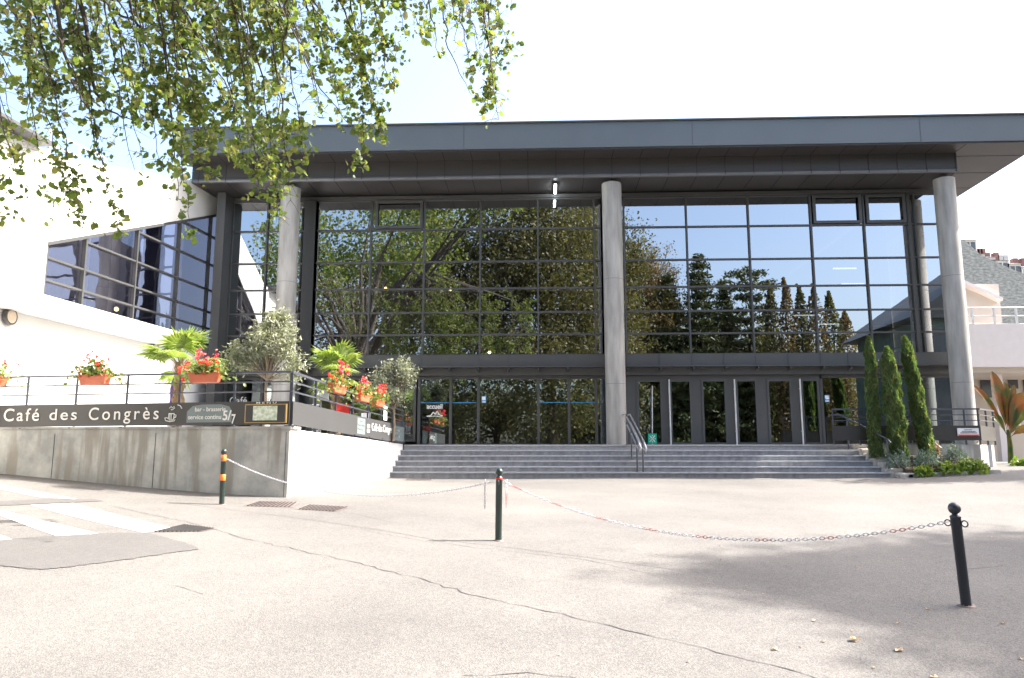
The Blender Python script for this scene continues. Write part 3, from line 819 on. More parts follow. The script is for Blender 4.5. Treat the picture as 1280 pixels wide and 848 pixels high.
# green sign on a tall pole standing before the first door
sg = empty('pole_sign', (3.72, 26.6, DECK)); tag(sg, 'slim white pole with a square green safety sign at its foot, before the left door', 'sign')
b = MB(); b.tube([(0, 0, 0.0), (0.05, 0, 2.05)], 0.018, 8); b.lathe((0, 0, 0), [(0.14, 0), (0.14, 0.02), (0.03, 0.03)], 16); b.build('pole', M['bar_white'], sg)
b = MB(); b.box(-0.15, 0.15, -0.05, -0.03, 0.05, 0.40); gp = b.build('sign_panel', M['green_vinyl'], sg)
b = MB()
for a, c in (((-.09, .12), (.09, .33)), ((-.09, .33), (.09, .12))): b.bar((a[0], -0.056, a[1]), (c[0], -0.056, c[1]), 0.008, 0.025)
for xx, zz in ((-.09, .225), (.09, .225), (0, .33), (0, .12)): b.box(xx - .015, xx + .015, -0.058, -0.052, zz - .015, zz + .015)
b.build('arrow_symbol', M['letter'], gp)

# ------------------------------------------------------------------ café terrace (left)
A = Vector((-4.94, 14.9, 0)); Bq = Vector((-11.72, 16.2, 0)); C_ = Vector((-4.55, 25.0, 0))
dirF = (Bq - A).normalized(); Bf = A + dirF * 10.5
zA, zB, zC = Z(0.52), Z(0.565), Z(0.33)
tw = empty('terrace_wall', tuple(A)); tag(tw, 'stained grey concrete terrace wall with a bright white side facing the steps', 'wall')
m_ = MB()
n = 24
for i in range(n):
    a = A + dirF * (10.5 * i / n); b_ = A + dirF * (10.5 * (i + 1) / n)
zE = zA + (zB - zA) / (Bq - A).length * 10.5
# front wall: a from far left to corner so that thickness goes behind
m_.sheet(Bf, A + Vector((-0.0, 0.0, 0)), -1.2, zE, -1.2, zA, 0.35)
off(m_.build('concrete_front', M['concrete_wall'], None), tw)
m_ = MB(); m_.sheet(A + Vector((0.015, 0.08, 0)), C_, -1.2, zA - 0.004, -1.2, zC + 0.05, 0.3)
off(m_.build('white_side', M['white_side'], None), tw)
m_ = MB(); m_.sheet(Bf + Vector((0, -.03, 0)), A + Vector((0.03, -.03, 0)), zE + 0.002, zE + 0.05, zA + 0.002, zA + 0.05, 0.40)
off(m_.build('coping', M['rough_stone'] if False else M['concrete_wall'], None), tw)
# vertical shutter joints on the front
m_ = MB()
for t_ in (0.02, 2.95, 5.4, 8.0):
    p = A + dirF * (t_ + 0.05) ; m_.box(p.x - 0.004, p.x + 0.004, p.y - 0.006, p.y + 0.02, -1.0, zA - 0.06)
off(m_.build('shutter_joint', M['crack'], None), tw)
# terrace floor
m_ = MB()
pf = [A + Vector((-0.3, 0.3, 0)), C_ + Vector((-0.3, 0, 0)), Vector((-4.85, 27.4, 0)), Vector((-12.0, 27.4, 0)), Vector((-15.0, 16.9, 0))]
m_.add([(p.x, p.y, zA - 0.08) for p in pf], [(0, 1, 2, 3, 4)])
tag(m_.build('terrace_floor', M['stone_step']), kind='structure')
FL = zA - 0.08

rl = empty('terrace_railing', tuple(A)); tag(rl, 'dark metal terrace railing carrying long black café name boards around the corner', 'railing')
def rpart(mb, name, m, par=None):
    return off(mb.build(name, m, None), par or rl) if par is None else _child(mb.build(name, m, None), par)
def _child(o, par):
    o.parent = par
    return o
sdir = (C_ - A).normalized()
def railA(t_):   # front, t metres from the corner: plan point and heights (top rail, band top, band bottom)
    p = A + dirF * t_; k = t_ / (Bq - A).length
    return p, Z(1.64 + 0.05 * k), Z(1.06 + 0.02 * k), Z(0.605 + 0.005 * k)
def railS(t_):
    p = A + sdir * t_; k = t_ / (C_ - A).length
    return p, Z(1.64 - 0.19 * k), Z(1.06 - 0.11 * k), Z(0.605 - 0.21 * k)
LF, LS = 10.4, (C_ - A).length
for fn, L in ((railA, LF), (railS, LS)):
    for name, fr_ in (('top_rail', 0.0), ('middle_rail', 0.33), ('middle_rail', 0.66)):
        m_ = MB(); a, b_ = fn(0.0), fn(L)
        za = a[1] + (a[2] - a[1]) * fr_; zb_ = b_[1] + (b_[2] - b_[1]) * fr_
        w = 0.05 if fr_ == 0 else 0.034
        m_.bar((a[0].x, a[0].y, za), (b_[0].x, b_[0].y, zb_), w, w * 0.8)
        off(m_.build(name, M['rail'], None), rl)
    k = 0
    tt = 0.02
    while tt < L:
        p, z1, z2, z3 = fn(tt)
        m_ = MB(); zf = (zA if fn is railA else zA + (zC + 0.05 - zA) * tt / LS)
        m_.bar((p.x, p.y + (0.03 if fn is railA else 0), zf + (0.05 if fn is railA else 0)), (p.x, p.y + (0.03 if fn is railA else 0), z1), 0.045, 0.02, (0, 1, 0))
        m_.box(p.x - 0.09, p.x + 0.09, p.y - 0.02, p.y + 0.07, zf + 0.05, zf + 0.07)
        off(m_.build('post', M['rail'], None), rl); tt += 1.25 if fn is railA else 1.42
# sign boards
def board(fn, L, t):
    a, b_ = fn(0.0), fn(L)
    m_ = MB()
    m_.sheet(b_[0], a[0], b_[3], b_[2], a[3], a[2], t) if fn is railA else m_.sheet(a[0], b_[0], a[3], a[2], b_[3], b_[2], t)
    return m_
nF = Vector((dirF.y, -dirF.x, 0));  nF = nF if nF.y < 0 else -nF       # outward normal of the front
nS = Vector((sdir.y, -sdir.x, 0))
m_ = board(railA, LF, 0.02); m_.v = [tuple(Vector(v) + nF * 0.05) for v in m_.v]
sbF = off(m_.build('sign_board', M['sign'], None), rl)
m_ = board(railS, LS, 0.02); m_.v = [tuple(Vector(v) + nS * 0.05) for v in m_.v]
sbS = off(m_.build('sign_board', M['panel'], None), rl)
# front lettering: local frame, x runs left to right along the board
angF = math.atan2(-dirF.y, -dirF.x)
def frontpt(t_, zrel, proud=0.056):
    p, z1, z2, z3 = railA(t_)
    return Vector((p.x, p.y, z3 + (z2 - z3) * zrel)) + nF * proud
def tF(u):   # distance from the corner of a board point seen at u
    lo, hi = 0.0, LF
    for _ in range(40):
        mid = (lo + hi) / 2; p = A + dirF * mid
        x = p - Vector((0, 0, 0)); xc = x.dot(Vector(_r)); 
        d = Vector((x.x, x.y, 0.9)); uu = 640 + 960 * d.dot(Vector(_r)) / d.dot(Vector(_f))
        if uu > u: lo = mid
        else: hi = mid
    return lo
def ftext(s, u0, u1, zr, h, **k):
    t0, t1 = tF(u0), tF(u1)
    text_obj(s, 'lettering', k.pop('m', M['letter']), t0 - t1, h, sbF, loc=frontpt(t0, zr), rot=(math.pi / 2, 0, angF), **k)
H_ = 0.455
# upright serif-like wide letters
ftext('Café', 8, 52, 0.26, 0.27 , spacing=1.25, bold=0.004)
ftext('des', 65, 99, 0.29, 0.235, spacing=1.25, bold=0.004)
ftext('Congrès', 114, 201, 0.10, 0.34, spacing=1.35, bold=0.004)
m_ = MB()   # slate patch with a rounded right end
t0, t1 = tF(236), tF(292); pts = []
za_, zb2 = 0.12, 0.90
for (t_, zr) in [(t0, za_), (t0, 0.6), (t0 - 0.12, 0.84), (t0 - 0.35, zb2), (t1 + 0.25, zb2), (t1 + 0.06, 0.8), (t1, 0.6), (t1, za_)]:
    pts.append(frontpt(t_, zr, 0.054))
m_.add(pts, [tuple(range(len(pts)))[::-1]]); m_.v += [tuple(Vector(v) + nF * -0.003) for v in m_.v]
ip = m_.build('info_patch', M['sign_patch'], None); ip.parent = sbF
ftext('bar - brasserie', 246, 284, 0.60, 0.085, bold=0.006)
ftext('service continu', 238, 279, 0.26, 0.085, bold=0.006)
ftext('5/', 281, 291.5, 0.20, 0.20, bold=0.02)
ftext('7', 292, 297, 0.05, 0.19, bold=0.02)
# steaming cup drawn above its saucer
def fcurve(mb, P, w):
    t0 = tF(209)
    Q = [frontpt(t0 - x, z, 0.058) for x, z in P]
    mb.tube(Q, w, 6)
m_ = MB()
fcurve(m_, [(0.09, .52), (0.09, .32), (0.11, .24), (0.19, .24), (0.21, .32), (0.21, .52), (0.09, .52)], 0.011)
fcurve(m_, [(0.12, .50), (0.12, .30), (0.15, .27), (0.15, .5)], 0.009)
fcurve(m_, [(0.21, .48), (0.255, .46), (0.25, .36), (0.21, .33)], 0.009)
fcurve(m_, [(0.0, .33), (0.02, .22), (0.12, .17), (0.22, .20), (0.24, .26)], 0.009)
fcurve(m_, [(0.0, .33), (0.05, .35), (0.07, .30)], 0.009)
fcurve(m_, [(0.09, .76), (0.13, .83), (0.16, .77), (0.20, .83), (0.22, .77), (0.15, .68), (0.13, .72)], 0.008)
fcurve(m_, [(0.28, .90), (0.34, .86), (0.38, .74)], 0.010)
o = m_.build('cup_emblem', M['letter'], None); o.parent = sbF
# menu case
m_ = MB(); t0, t1 = tF(311), tF(360)
def fquad(mb, ta, tb, za, zb_, p0, p1):
    mb.hexa([frontpt(ta, za, p0), frontpt(tb, za, p0), frontpt(tb, za, p0 - p1), frontpt(ta, za, p0 - p1), frontpt(ta, zb_, p0), frontpt(tb, zb_, p0), frontpt(tb, zb_, p0 - p1), frontpt(ta, zb_, p0 - p1)])
fquad(m_, t0, t1, .10, .84, 0.10, 0.045)
mc = m_.build('menu_case', M['sign'], None); mc.parent = sbF
m_ = MB()
for (ta, tb, za, zb_) in ((t0, t1, .84, .88), (t0, t1, .07, .10), (t0 + .02, t0, .07, .88), (t1, t1 - .02, .07, .88)): fquad(m_, ta, tb, za, zb_, 0.105, 0.05)
m_.build('case_frame', M['brass'], None).parent = rl if False else sbF
m_ = MB(); ta, tb = tF(320), tF(350); fquad(m_, ta, tb, .18, .80, 0.105, 0.004)
m_.build('menu_sheet', M['paper'], None).parent = sbF
ftext('M E N U', 322, 347, 0.90, 0.035, bold=0.01)
# side lettering, smaller
angS = math.atan2(sdir.y, sdir.x)
def stext(s, t0, t1, zr, h, m=M['letter'], **k):
    p, z1, z2, z3 = railS(t0)
    z = z3 + (z2 - z3) * zr
    rotz = angS
    o = text_obj(s, 'lettering', m, t1 - t0, h, sbS, loc=Vector((p.x, p.y, z)) + nS * 0.056, rot=(math.pi / 2, 0, rotz), **k)
    sl = -0.016
    return o
def splate(t0, t1, zr0, zr1, m, name):
    m_ = MB(); a, b_ = railS(t0), railS(t1); pr = nS * 0.053
    q = []
    for (s_, zr) in ((a, zr0), (b_, zr0), (b_, zr1), (a, zr1)):
        q.append(Vector((s_[0].x, s_[0].y, s_[3] + (s_[2] - s_[3]) * zr)) + pr)
    m_.add(q, [(0, 1, 2, 3)]); m_.build(name, m, None).parent = sbS
splate(4.55, 5.3, 0.10, 0.92, M['sign_patch'], 'info_patch')
for zr in (0.28, 0.5, 0.7): splate(4.62, 5.22, zr, zr + 0.09, M['letter'], 'small_print')
for zr in (0.25, 0.5): splate(5.5, 5.75, zr, zr + 0.18, M['letter'], 'small_print')
stext('Café des Congrès', 5.95, 8.35, 0.26, 0.27, spacing=1.1, bold=0.0)
splate(8.5, 10.0, 0.10, 0.92, M['sign_patch'], 'info_patch')
for zr in (0.3, 0.62): splate(8.7, 9.4, zr, zr + 0.1, M['letter'], 'small_print')
# notice sheet tied to the railing
m_ = MB(); a = railS(7.35)
m_.sheet(Vector((a[0].x, a[0].y, 0)) + nS * 0.03, Vector(railS(7.75)[0]) + nS * 0.03, Z(1.03), Z(1.45), Z(1.03), Z(1.45), 0.005)
tag(m_.build('notice_sheet', M['plastic_white']), 'white paper notice fixed to the terrace railing near the steps', 'notice')

# ------------------------------------------------------------------ plants
def flower_box(p, ang, seed, label, pink=0.6, size=1.0):
    g = np.random.default_rng(seed)
    o = empty('flower_box', p, ang); tag(o, label, 'flower box', 'flower boxes hung on the terrace railing')
    b = MB(); w, d, h = 0.34 * size, 0.10, 0.20
    b.hexa([(-w * .86, -d * .8, 0), (w * .86, -d * .8, 0), (w * .86, d * .8, 0), (-w * .86, d * .8, 0), (-w, -d, h), (w, -d, h), (w, d, h), (-w, d, h)])
    b.build('box', M['terracotta'], o, 0.012)
    b = MB(); b.box(-w * 1.03, w * 1.03, -d * 1.1, d * 1.1, h * 0.86, h + 0.004); b.build('rim', M['terracotta'], o, 0.006)
    P = np.stack([g.normal(0, 0.27 * size, 420), g.normal(-0.02, 0.10, 420), h + np.abs(g.normal(0, 0.13, 420)) - 0.03], 1)
    P[:, 2] -= np.maximum(0, np.abs(P[:, 0]) - w) * 0.6
    V_, F_ = leaf_cloud(P, 0.075, 0.8, None, 1, g); np_mesh('foliage', V_, F_, M['leaf_geranium'], o)
    # flower heads: small domes of petals
    for nm, mm, cnt, zc, zs, xs_ in (('crimson_flowers', M['petal_pink'], int(16 * pink) + 4, h + 0.30, 0.09, 0.15), ('red_flowers', M['petal_red'], int(16 * (1 - pink)) + 6, h + 0.10, 0.10, 0.26)):
        cs_ = np.stack([g.normal(0, xs_ * size, cnt), g.normal(-0.07, 0.07, cnt), zc + g.normal(0, zs, cnt) * 1.15], 1)
        P = (cs_[:, None, :] + g.normal(0, 0.022, (cnt, 14, 3))).reshape(-1, 3)
        V_, F_ = leaf_cloud(P, 0.04, 0.95, None, 1, g); np_mesh(nm, V_, F_, mm, o)
    return o
def on_front(u, zoff=0):
    t_ = tF(u); p, z1, _, _ = railA(t_); return Vector((p.x, p.y - 0.06, z1 - 0.20)) + nF * 0.06
def on_side(t_): p, z1, _, _ = railS(t_); return Vector((p.x, p.y, z1 - 0.17)) + nS * 0.10
flower_box(on_front(-8), angF, 1, 'flower box with red blooms cut by the left picture edge, farthest left', 0.6)
flower_box(on_front(120), angF, 2, 'flower box with crimson spikes alone on the rail before the white wall', 0.7)
flower_box(on_front(258), angF, 3, 'flower box with trailing scarlet blooms beside the fan palm trunk', 0.5)
flower_box(on_side(2.6), angS, 4, 'flower box of pink geraniums nearest the terrace corner on the side rail', 0.8, 1.35)
flower_box(on_side(4.75), angS, 5, 'flower box of orange red geraniums, middle of three on the side rail', 0.5, 1.35)
flower_box(on_side(6.35), angS, 6, 'flower box of red geraniums nearest the steps on the side rail', 0.35, 1.35)

def fan_palm(loc, h, r_, nfan, seed, label, lean=(0, 0), fsize=0.75):
    g = random.Random(seed)
    o = empty('fan_palm', loc); tag(o, label, 'palm')
    top = Vector((lean[0], lean[1], h))
    b = MB(); N = 12
    b.tube([Vector((0, 0, 0)).lerp(top, i / N) for i in range(N + 1)], [r_ * (1.0 + 0.25 * math.sin(i * 2.4)) * (1.15 - 0.1 * i / N) for i in range(N + 1)], 10)
    for i in range(90):   # old leaf-base fibres
        z = g.uniform(0.05, 1.0); a = g.uniform(0, 6.28); c = Vector((0, 0, 0)).lerp(top, z)
        d = Vector((math.cos(a), math.sin(a), 0)); b.bar(c + d * r_ * 0.9, c + d * r_ * 1.5 + Vector((0, 0, 0.09)), 0.025, 0.01)
    b.build('trunk', M['palm_bark'], o)
    cr = MB()
    for k in range(nfan):
        a = k * 2.399 + g.uniform(-.3, .3); el = R(g.uniform(5, 75)) if k > 1 else R(g.uniform(-35, -10))
        d = Vector((math.cos(a) * math.cos(el), math.sin(a) * math.cos(el), math.sin(el)))
        pl = fsize * g.uniform(0.5, 0.8)
        hub = top + d * pl + Vector((0, 0, -0.05 * math.cos(el)))
        cr.tube([top - Vector((0, 0, 0.1)), top.lerp(hub, 0.5) + Vector((0, 0, 0.05)), hub], [0.018, 0.012, 0.008], 5)
        side = d.cross(Vector((0, 0, 1)));
        if side.length < .1: side = Vector((1, 0, 0))
        side.normalize()
        nrm = side.cross(d).normalized()
        nseg = 22
        for s_ in range(nseg):
            th = R(-115 + 230 * s_ / (nseg - 1))
            dd = (d * math.cos(th) + side * math.sin(th)).normalized()
            L = fsize * g.uniform(0.72, 0.86) * (0.75 + 0.25 * math.cos(th))
            wv = dd.cross(nrm).normalized() * L * 0.062
            m1 = hub + dd * L * 0.55 + nrm * 0.03 - Vector((0, 0, L * 0.04))
            tip = hub + dd * L - Vector((0, 0, L * g.uniform(0.12, 0.34)))
            cr.add([hub, m1 - wv, m1 + nrm * 0.018, m1 + wv, tip], [(0, 1, 2), (0, 2, 3), (1, 4, 2), (2, 4, 3)])
    cr.build('fronds', M['leaf_palm'], o)
    return o
pq = at(222, 500, 17.5); fan_palm((pq.x, pq.y, FL), 1.72, 0.11, 13, 5, 'fan palm with a short fibrous trunk behind the café sign board', (0.02, 0), 0.80)
pq = at(420, 520, 20.2); fan_palm((pq.x, pq.y, FL), 1.75, 0.11, 14, 9, 'fan palm behind the flower boxes on the side railing', (0.0, 0), 0.74)

def blob_points(c, rad, n, g, shell=0.55):
    d = g.normal(size=(n, 3)); d /= np.linalg.norm(d, axis=1)[:, None]
    r_ = g.uniform(shell, 1.0, n) ** 0.6
    return np.asarray(c) + d * r_[:, None] * np.asarray(rad)
def clumped(c, rad, nclump, per, spread, g, shell=0.35):
    cc = blob_points(c, rad, nclump, g, shell)
    k = g.uniform(0.6, 1.4, nclump)
    P = (cc[:, None, :] + g.normal(size=(nclump, per, 3)) * (spread * k)[:, None, None]).reshape(-1, 3)
    return cc, P
def small_tree(name, loc, blobs, trunk_pts, tr, leaf, lm, bark, label, cat, seed, per=70, group=None, aspect=0.3, spread=0.10):
    g = np.random.default_rng(seed); o = empty(name, loc); tag(o, label, cat, group)
    b = MB(); b.tube(trunk_pts, [tr * (1 - 0.45 * i / (len(trunk_pts) - 1)) for i in range(len(trunk_pts))], 9)
    Ps = []
    top = Vector(trunk_pts[-1])
    for (c, rad, nc) in blobs:
        cc, P = clumped(c, rad, nc, per, spread, g); Ps.append(P)
        for q in cc[:: max(1, nc // 9)]:
            q = Vector(q); mid = top.lerp(q, 0.5) + Vector((0, 0, -0.05)); b.tube([top - Vector((0, 0, .15)), mid, q], [tr * 0.4, tr * 0.22, tr * 0.08], 5, caps=False)
    b.build('trunk', bark, o)
    V_, F_ = leaf_cloud(np.concatenate(Ps), leaf, aspect, None, 1, g); np_mesh('crown', V_, F_, lm, o)
    return o
pq = at(331, 500, 18.0)
small_tree('olive_tree', (pq.x, pq.y, FL), [((0.15, 0, 2.35), (0.62, 0.5, 0.5), 46), ((-0.55, 0, 1.95), (0.45, 0.4, 0.38), 26), ((0.55, 0.1, 1.75), (0.36, 0.3, 0.45), 18), ((0.2, 0, 2.75), (0.3, 0.3, 0.25), 12)],
           [(0, 0, 0), (0.03, 0, 0.6), (0.0, 0.02, 1.1), (0.03, 0, 1.5)], 0.05, 0.105, M['leaf_olive'], M['olive_bark'], 'bigger silvery olive tree standing before the left concrete column', 'tree', 21, group='olive trees on the café terrace', spread=0.085, per=52)
pq = at(492, 520, 23.2)
small_tree('olive_tree', (pq.x, pq.y, FL), [((0.0, 0, 1.75), (0.75, 0.5, 0.62), 48), ((0.35, 0, 2.2), (0.35, 0.3, 0.3), 16), ((-0.45, 0, 1.4), (0.4, 0.4, 0.4), 16)],
           [(0, 0, 0), (0.03, 0, 0.5), (0.0, 0.02, 1.1)], 0.045, 0.105, M['leaf_olive'], M['olive_bark'], 'smaller grey green olive tree at the terrace end beside the accueil door', 'tree', 22, group='olive trees on the café terrace', spread=0.10, per=48)

# closed parasol, chairs
pq = at(217, 500, 17.9); o = empty('closed_parasol', (pq.x, pq.y, FL)); tag(o, 'furled purple parasol standing behind the railing next to the palm', 'parasol')
b = MB(); b.lathe((0, 0, 0), [(0.03, 0.0), (0.03, 0.3)], 10); b.lathe((0, 0, 0), [(0.2, 0), (0.2, 0.04)], 16); b.build('pole', M['steel'], o)
b = MB(); b.lathe((0, 0, 0), [(0.03, 0.25), (0.12, 0.3), (0.10, 0.6), (0.075, 0.9), (0.09, 1.1), (0.05, 1.35), (0.02, 1.45)], 9, False); b.build('canvas', M['purple'], o)
def chair(loc, rz, m, label, par=None):
    o = empty('café_chair'.replace('é', 'e'), loc, rz); tag(o, label, 'chair', 'chairs on the café terrace')
    b = MB(); b.box(-.2, .2, -.2, .2, .44, .465); b.build('seat', m, o, 0.01)
    b = MB(); b.box(-.2, .2, .19, .21, .62, .88); b.build('backrest', m, o, 0.01)
    for sx, sy in ((-1, -1), (1, -1), (1, 1), (-1, 1)):
        b = MB(); b.tube([(sx * .2, sy * .2, 0), (sx * .18, sy * .18, .44 if sy < 0 else .88)], 0.012, 6); b.build('leg', M['rail'], o)
    return o
for (u, Y, m, lab, rz) in ((430, 19.3, M['plastic_red'], 'red café chair seen through the railing bars near the corner', 0.4), (441, 22.5, M['plastic_white'], 'white café chair beyond the railing, left of its pair', 1.2), (452, 23.6, M['plastic_white'], 'white café chair beyond the railing nearest the steps', -0.5), (398, 19.6, M['rail'], 'dark café chair behind the railing corner', 0.9)):
    q = at(u, 500, Y); chair((q.x, q.y, FL), rz, m, lab)
for lab, u in (('white café lettering on the dark glass behind the terrace, left', 236), ('white café lettering on the dark glass behind the terrace, right', 292)):
    pass
for x_, z_ in ((-9.95, 1.85), (-11.35, 1.85)): text_obj('Café', 'lettering', M['letter'], 0.62, 0.26, sf0, loc=gpos((x_, YF - 0.06, Z(z_))), bold=0.005)

# ------------------------------------------------------------------ white wing on the left
wg = empty('white_wing', (-13, 22, 0)); tag(wg, 'sunlit white rendered wing with a wedge shaped window and a low ledge wall', 'building')
def wx(y): return -11.95 + 0.115 * (y - 27.5)          # window wall line
def wtop(y): return Z(5.49 + (y - 19.0) * (9.02 - 5.49) / 8.5)
WB = 3.93
m_ = MB()
y0, y1, y2 = 6.0, 19.0, 27.35
T = 0.4
def wall_quad(ya, yb, za0, za1, zb0_, zb1_):
    m_.hexa([(wx(ya), ya, za0), (wx(ya) - T, ya, za0), (wx(yb) - T, yb, zb0_), (wx(yb), yb, zb0_), (wx(ya), ya, za1), (wx(ya) - T, ya, za1), (wx(yb) - T, yb, zb1_), (wx(yb), yb, zb1_)])
wall_quad(y0, y1 - 0.001, -1.0, Z(7.9), -1.0, Z(7.9))
wall_quad(y1, y2, -0.5, Z(WB), -0.5, Z(WB))
wall_quad(y1, y2, wtop(y1), Z(7.9), wtop(y2), Z(10.05))
off(m_.build('wall', M['white'], None), wg)
m_ = MB(); m_.box(-26, -12.6, 6, 27.3, -1, Z(7.5)); off(m_.build('rear_volume', M['white'], None), wg).location = (-2.3, 0, 0)
# wedge window
ww = MB(); fw = 0.07
mv = [19.05, 20.46, 22.67, 24.83, 26.7, 27.3]
def wp(y, z, o_=0.0): return Vector((wx(y) + o_, y, z))
for y in mv: ww.bar(wp(y, Z(WB), -0.08), wp(y, wtop(y), -0.08), 0.12, fw, (0, 1, 0))
ww.bar(wp(19, wtop(19), -0.06), wp(27.3, wtop(27.3), -0.06), 0.14, 0.09)
ww.bar(wp(19, Z(WB) + .03, -0.06), wp(27.3, Z(WB) + .03, -0.06), 0.14, 0.07)
for z, ys_ in ((4.55, 19.0), (5.15, 19.0), (5.95, 20.46), (6.9, 22.67), (7.95, 24.83)):
    ww.bar(wp(ys_, Z(z), -0.08), wp(27.3, Z(z), -0.08), 0.10, 0.055)
wf = off(ww.build('window', M['frame'], None), wg)
ww = MB()
for a, b_ in zip(mv[:-1], mv[1:]):
    ta = random.gauss(0, 0.004)
    ww.add([wp(a, Z(WB), -0.12 - ta), wp(b_, Z(WB), -0.12 + ta), wp(b_, wtop(b_), -0.12 + ta), wp(a, wtop(a), -0.12 - ta)], [(0, 1, 2, 3)])
ww.build('glazing', M['glass_wing'], None).parent = wf
wf.matrix_parent_inverse = Matrix.Translation(-Vector(wg.location))
# room behind
m_ = MB(); m_.box(-15.9, -15.75, 18.5, 27.3, Z(3.4), Z(9.4)); off(m_.build('room_wall', M['int_wall'], None), wg)
m_ = MB(); m_.box(-15.7, -12.95, 19.1, 26.4, Z(3.5), Z(3.6)); off(m_.build('room_floor', M['int_floor'], None), wg)
for y_ in (22.2, 25.2): m_ = MB(); m_.box(-13.75, -13.5, y_, y_ + 0.7, Z(3.6), Z(8.8)); off(m_.build('curtain', M['int_curtain'], None), wg)
m_ = MB(); m_.ball((-13.2, 22.9, Z(4.5)), 0.07, 10); off(m_.build('room_lamp', M['warm_lamp'], None), wg)
# ledge wall below, standing proud
def lx(y): return -11.40 + 0.105 * (y - 23.0)
m_ = MB()
ya, yb = 9.0, 23.0
def low(za, zb_, pr, thick, a=ya, b=yb):
    m_.hexa([(lx(a) + pr, a, za), (lx(a) + pr - thick, a, za), (lx(b) + pr - thick, b, za), (lx(b) + pr, b, za), (lx(a) + pr, a, zb_), (lx(a) + pr - thick, a, zb_), (lx(b) + pr - thick, b, zb_), (lx(b) + pr, b, zb_)])
low(-0.6, Z(3.25), 0, 0.4)
off(m_.build('ledge_wall', M['white'], None), wg)
m_ = MB(); low(Z(3.253), Z(3.72), 0.42, 1.5, 9.0, 23.2)
off(m_.build('ledge', M['white'], None), wg)
# round wall lamps
for u, v, Y in ((20, 396, 16.6), (191, 437, 22.0)):
    q = at(u, v, Y); x = lx(q.y) + 0.02
    l = MB(); l.tube([(x, q.y, q.z), (x + 0.09, q.y, q.z)], [0.20, 0.185], 24)
    wl = off(l.build('wall_lamp', M['frame'], None), wg)
    l = MB(); l.tube([(x + 0.091, q.y, q.z), (x + 0.12, q.y, q.z)], [0.15, 0.11], 24); l.build('lamp_glass', M['lamp_glass'], None).parent = wl
# projector on the ledge
q = at(14, 357, 17.0)
l = MB(); l.box(-12.9, -12.74, q.y - 0.1, q.y + 0.25, Z(3.723), q.z + 0.18); l.box(-12.72, -12.6, q.y + 0.05, q.y + 0.3, Z(3.723), q.z - 0.05)
off(l.build('spotlight', M['house'], None), wg)
# eave of the wing roof and a bit of guard rail
l = MB(); l.hexa([(-13.9, 8, Z(7.91)), (-13.25, 8, Z(7.91)), (-12.55, 18.4, Z(7.91)), (-13.9, 18.4, Z(7.91)), (-13.9, 8, Z(7.99)), (-13.25, 8, Z(7.99)), (-12.55, 18.4, Z(7.99)), (-13.9, 18.4, Z(7.99))])
off(l.build('eave', M['panel'], None), wg)
l = MB()
for z in (8.25, 8.6): l.tube([wp(18.9, Z(z), -0.2), wp(21.2, Z(z) + 0.1, -0.2)], 0.03, 6)
for y in (19.0, 20.1, 21.1): l.tube([wp(y, Z(7.7), -0.2), wp(y, Z(8.65), -0.2)], 0.03, 6)
off(l.build('guard_rail', M['bar_white'], None), wg)

# ------------------------------------------------------------------ right terrace
P0 = Vector((8.95, 24.3, 0)); P1 = Vector((13.43, 24.3, 0)); P2 = Vector((14.55, 25.5, 0))
pw = empty('planter_wall', (13, 24.3, 0)); tag(pw, 'grey concrete wall with a chamfered corner under the right terrace', 'wall')
m_ = MB()
ring = [Vector((10.45, 24.36, 0)), P1 + Vector((-0.02, .06, 0)), P2 + Vector((-0.06, .04, 0)), Vector((14.5, 27.45, 0)), Vector((10.45, 27.45, 0))]
m_.add([(p.x, p.y, -0.2) for p in ring] + [(p.x, p.y, Z(0.345)) for p in ring], [(4, 3, 2, 1, 0), (5, 6, 7, 8, 9)] + [(i, (i + 1) % 5, (i + 1) % 5 + 5, i + 5) for i in range(5)])
off(m_.build('wall', M['concrete_wall'], None), pw)
rr_ = empty('terrace_railing', (11, 24.3, 0)); tag(rr_, 'dark railing with a blank black board around the right terrace behind the cypresses', 'railing')
m_ = MB(); m_.sheet(P0, P1, Z(0.47), Z(0.92), Z(0.47), Z(0.92), 0.03); sb1 = off(m_.build('board', M['sign'], None), rr_)
m_ = MB(); m_.sheet(P1 + Vector((0.004, 0.0, 0)), P2, Z(0.47), Z(0.92), Z(0.47), Z(0.90), 0.03); off(m_.build('board', M['sign'], None), rr_)
for z in (1.43, 1.25, 1.08):
    m_ = MB(); w = 0.045 if z > 1.4 else 0.025
    m_.bar((P0.x, P0.y, Z(z)), (P1.x, P1.y, Z(z)), w, w); m_.bar((P1.x, P1.y, Z(z)), (P2.x, P2.y, Z(z)), w, w); off(m_.build('rail', M['rail'], None), rr_)
for x in (9.0, 9.8, 10.6, 11.4, 12.2, 13.0, 13.42):
    m_ = MB(); m_.box(x - .02, x + .02, 24.34, 24.38, Z(0.34), Z(1.42)); off(m_.build('post', M['rail'], None), rr_)
for t_ in (0.5, 1.0):
    p = P1.lerp(P2, t_); m_ = MB(); m_.box(p.x - .02, p.x + .02, p.y + .04, p.y + .08, Z(0.34), Z(1.42)); off(m_.build('post', M['rail'], None), rr_)
pq = MB(); pq.box(12.72, 13.36, 24.275, 24.296, Z(0.60), Z(0.84)); pl_ = off(pq.build('plaque', M['plastic_white'], None), rr_)
pq = MB(); pq.box(12.73, 13.35, 24.270, 24.274, Z(0.60), Z(0.645)); pq.build('red_stripe', M['red'], None).parent = pl_
pl_.matrix_parent_inverse = Matrix.Translation(-Vector(rr_.location))
pq = MB()
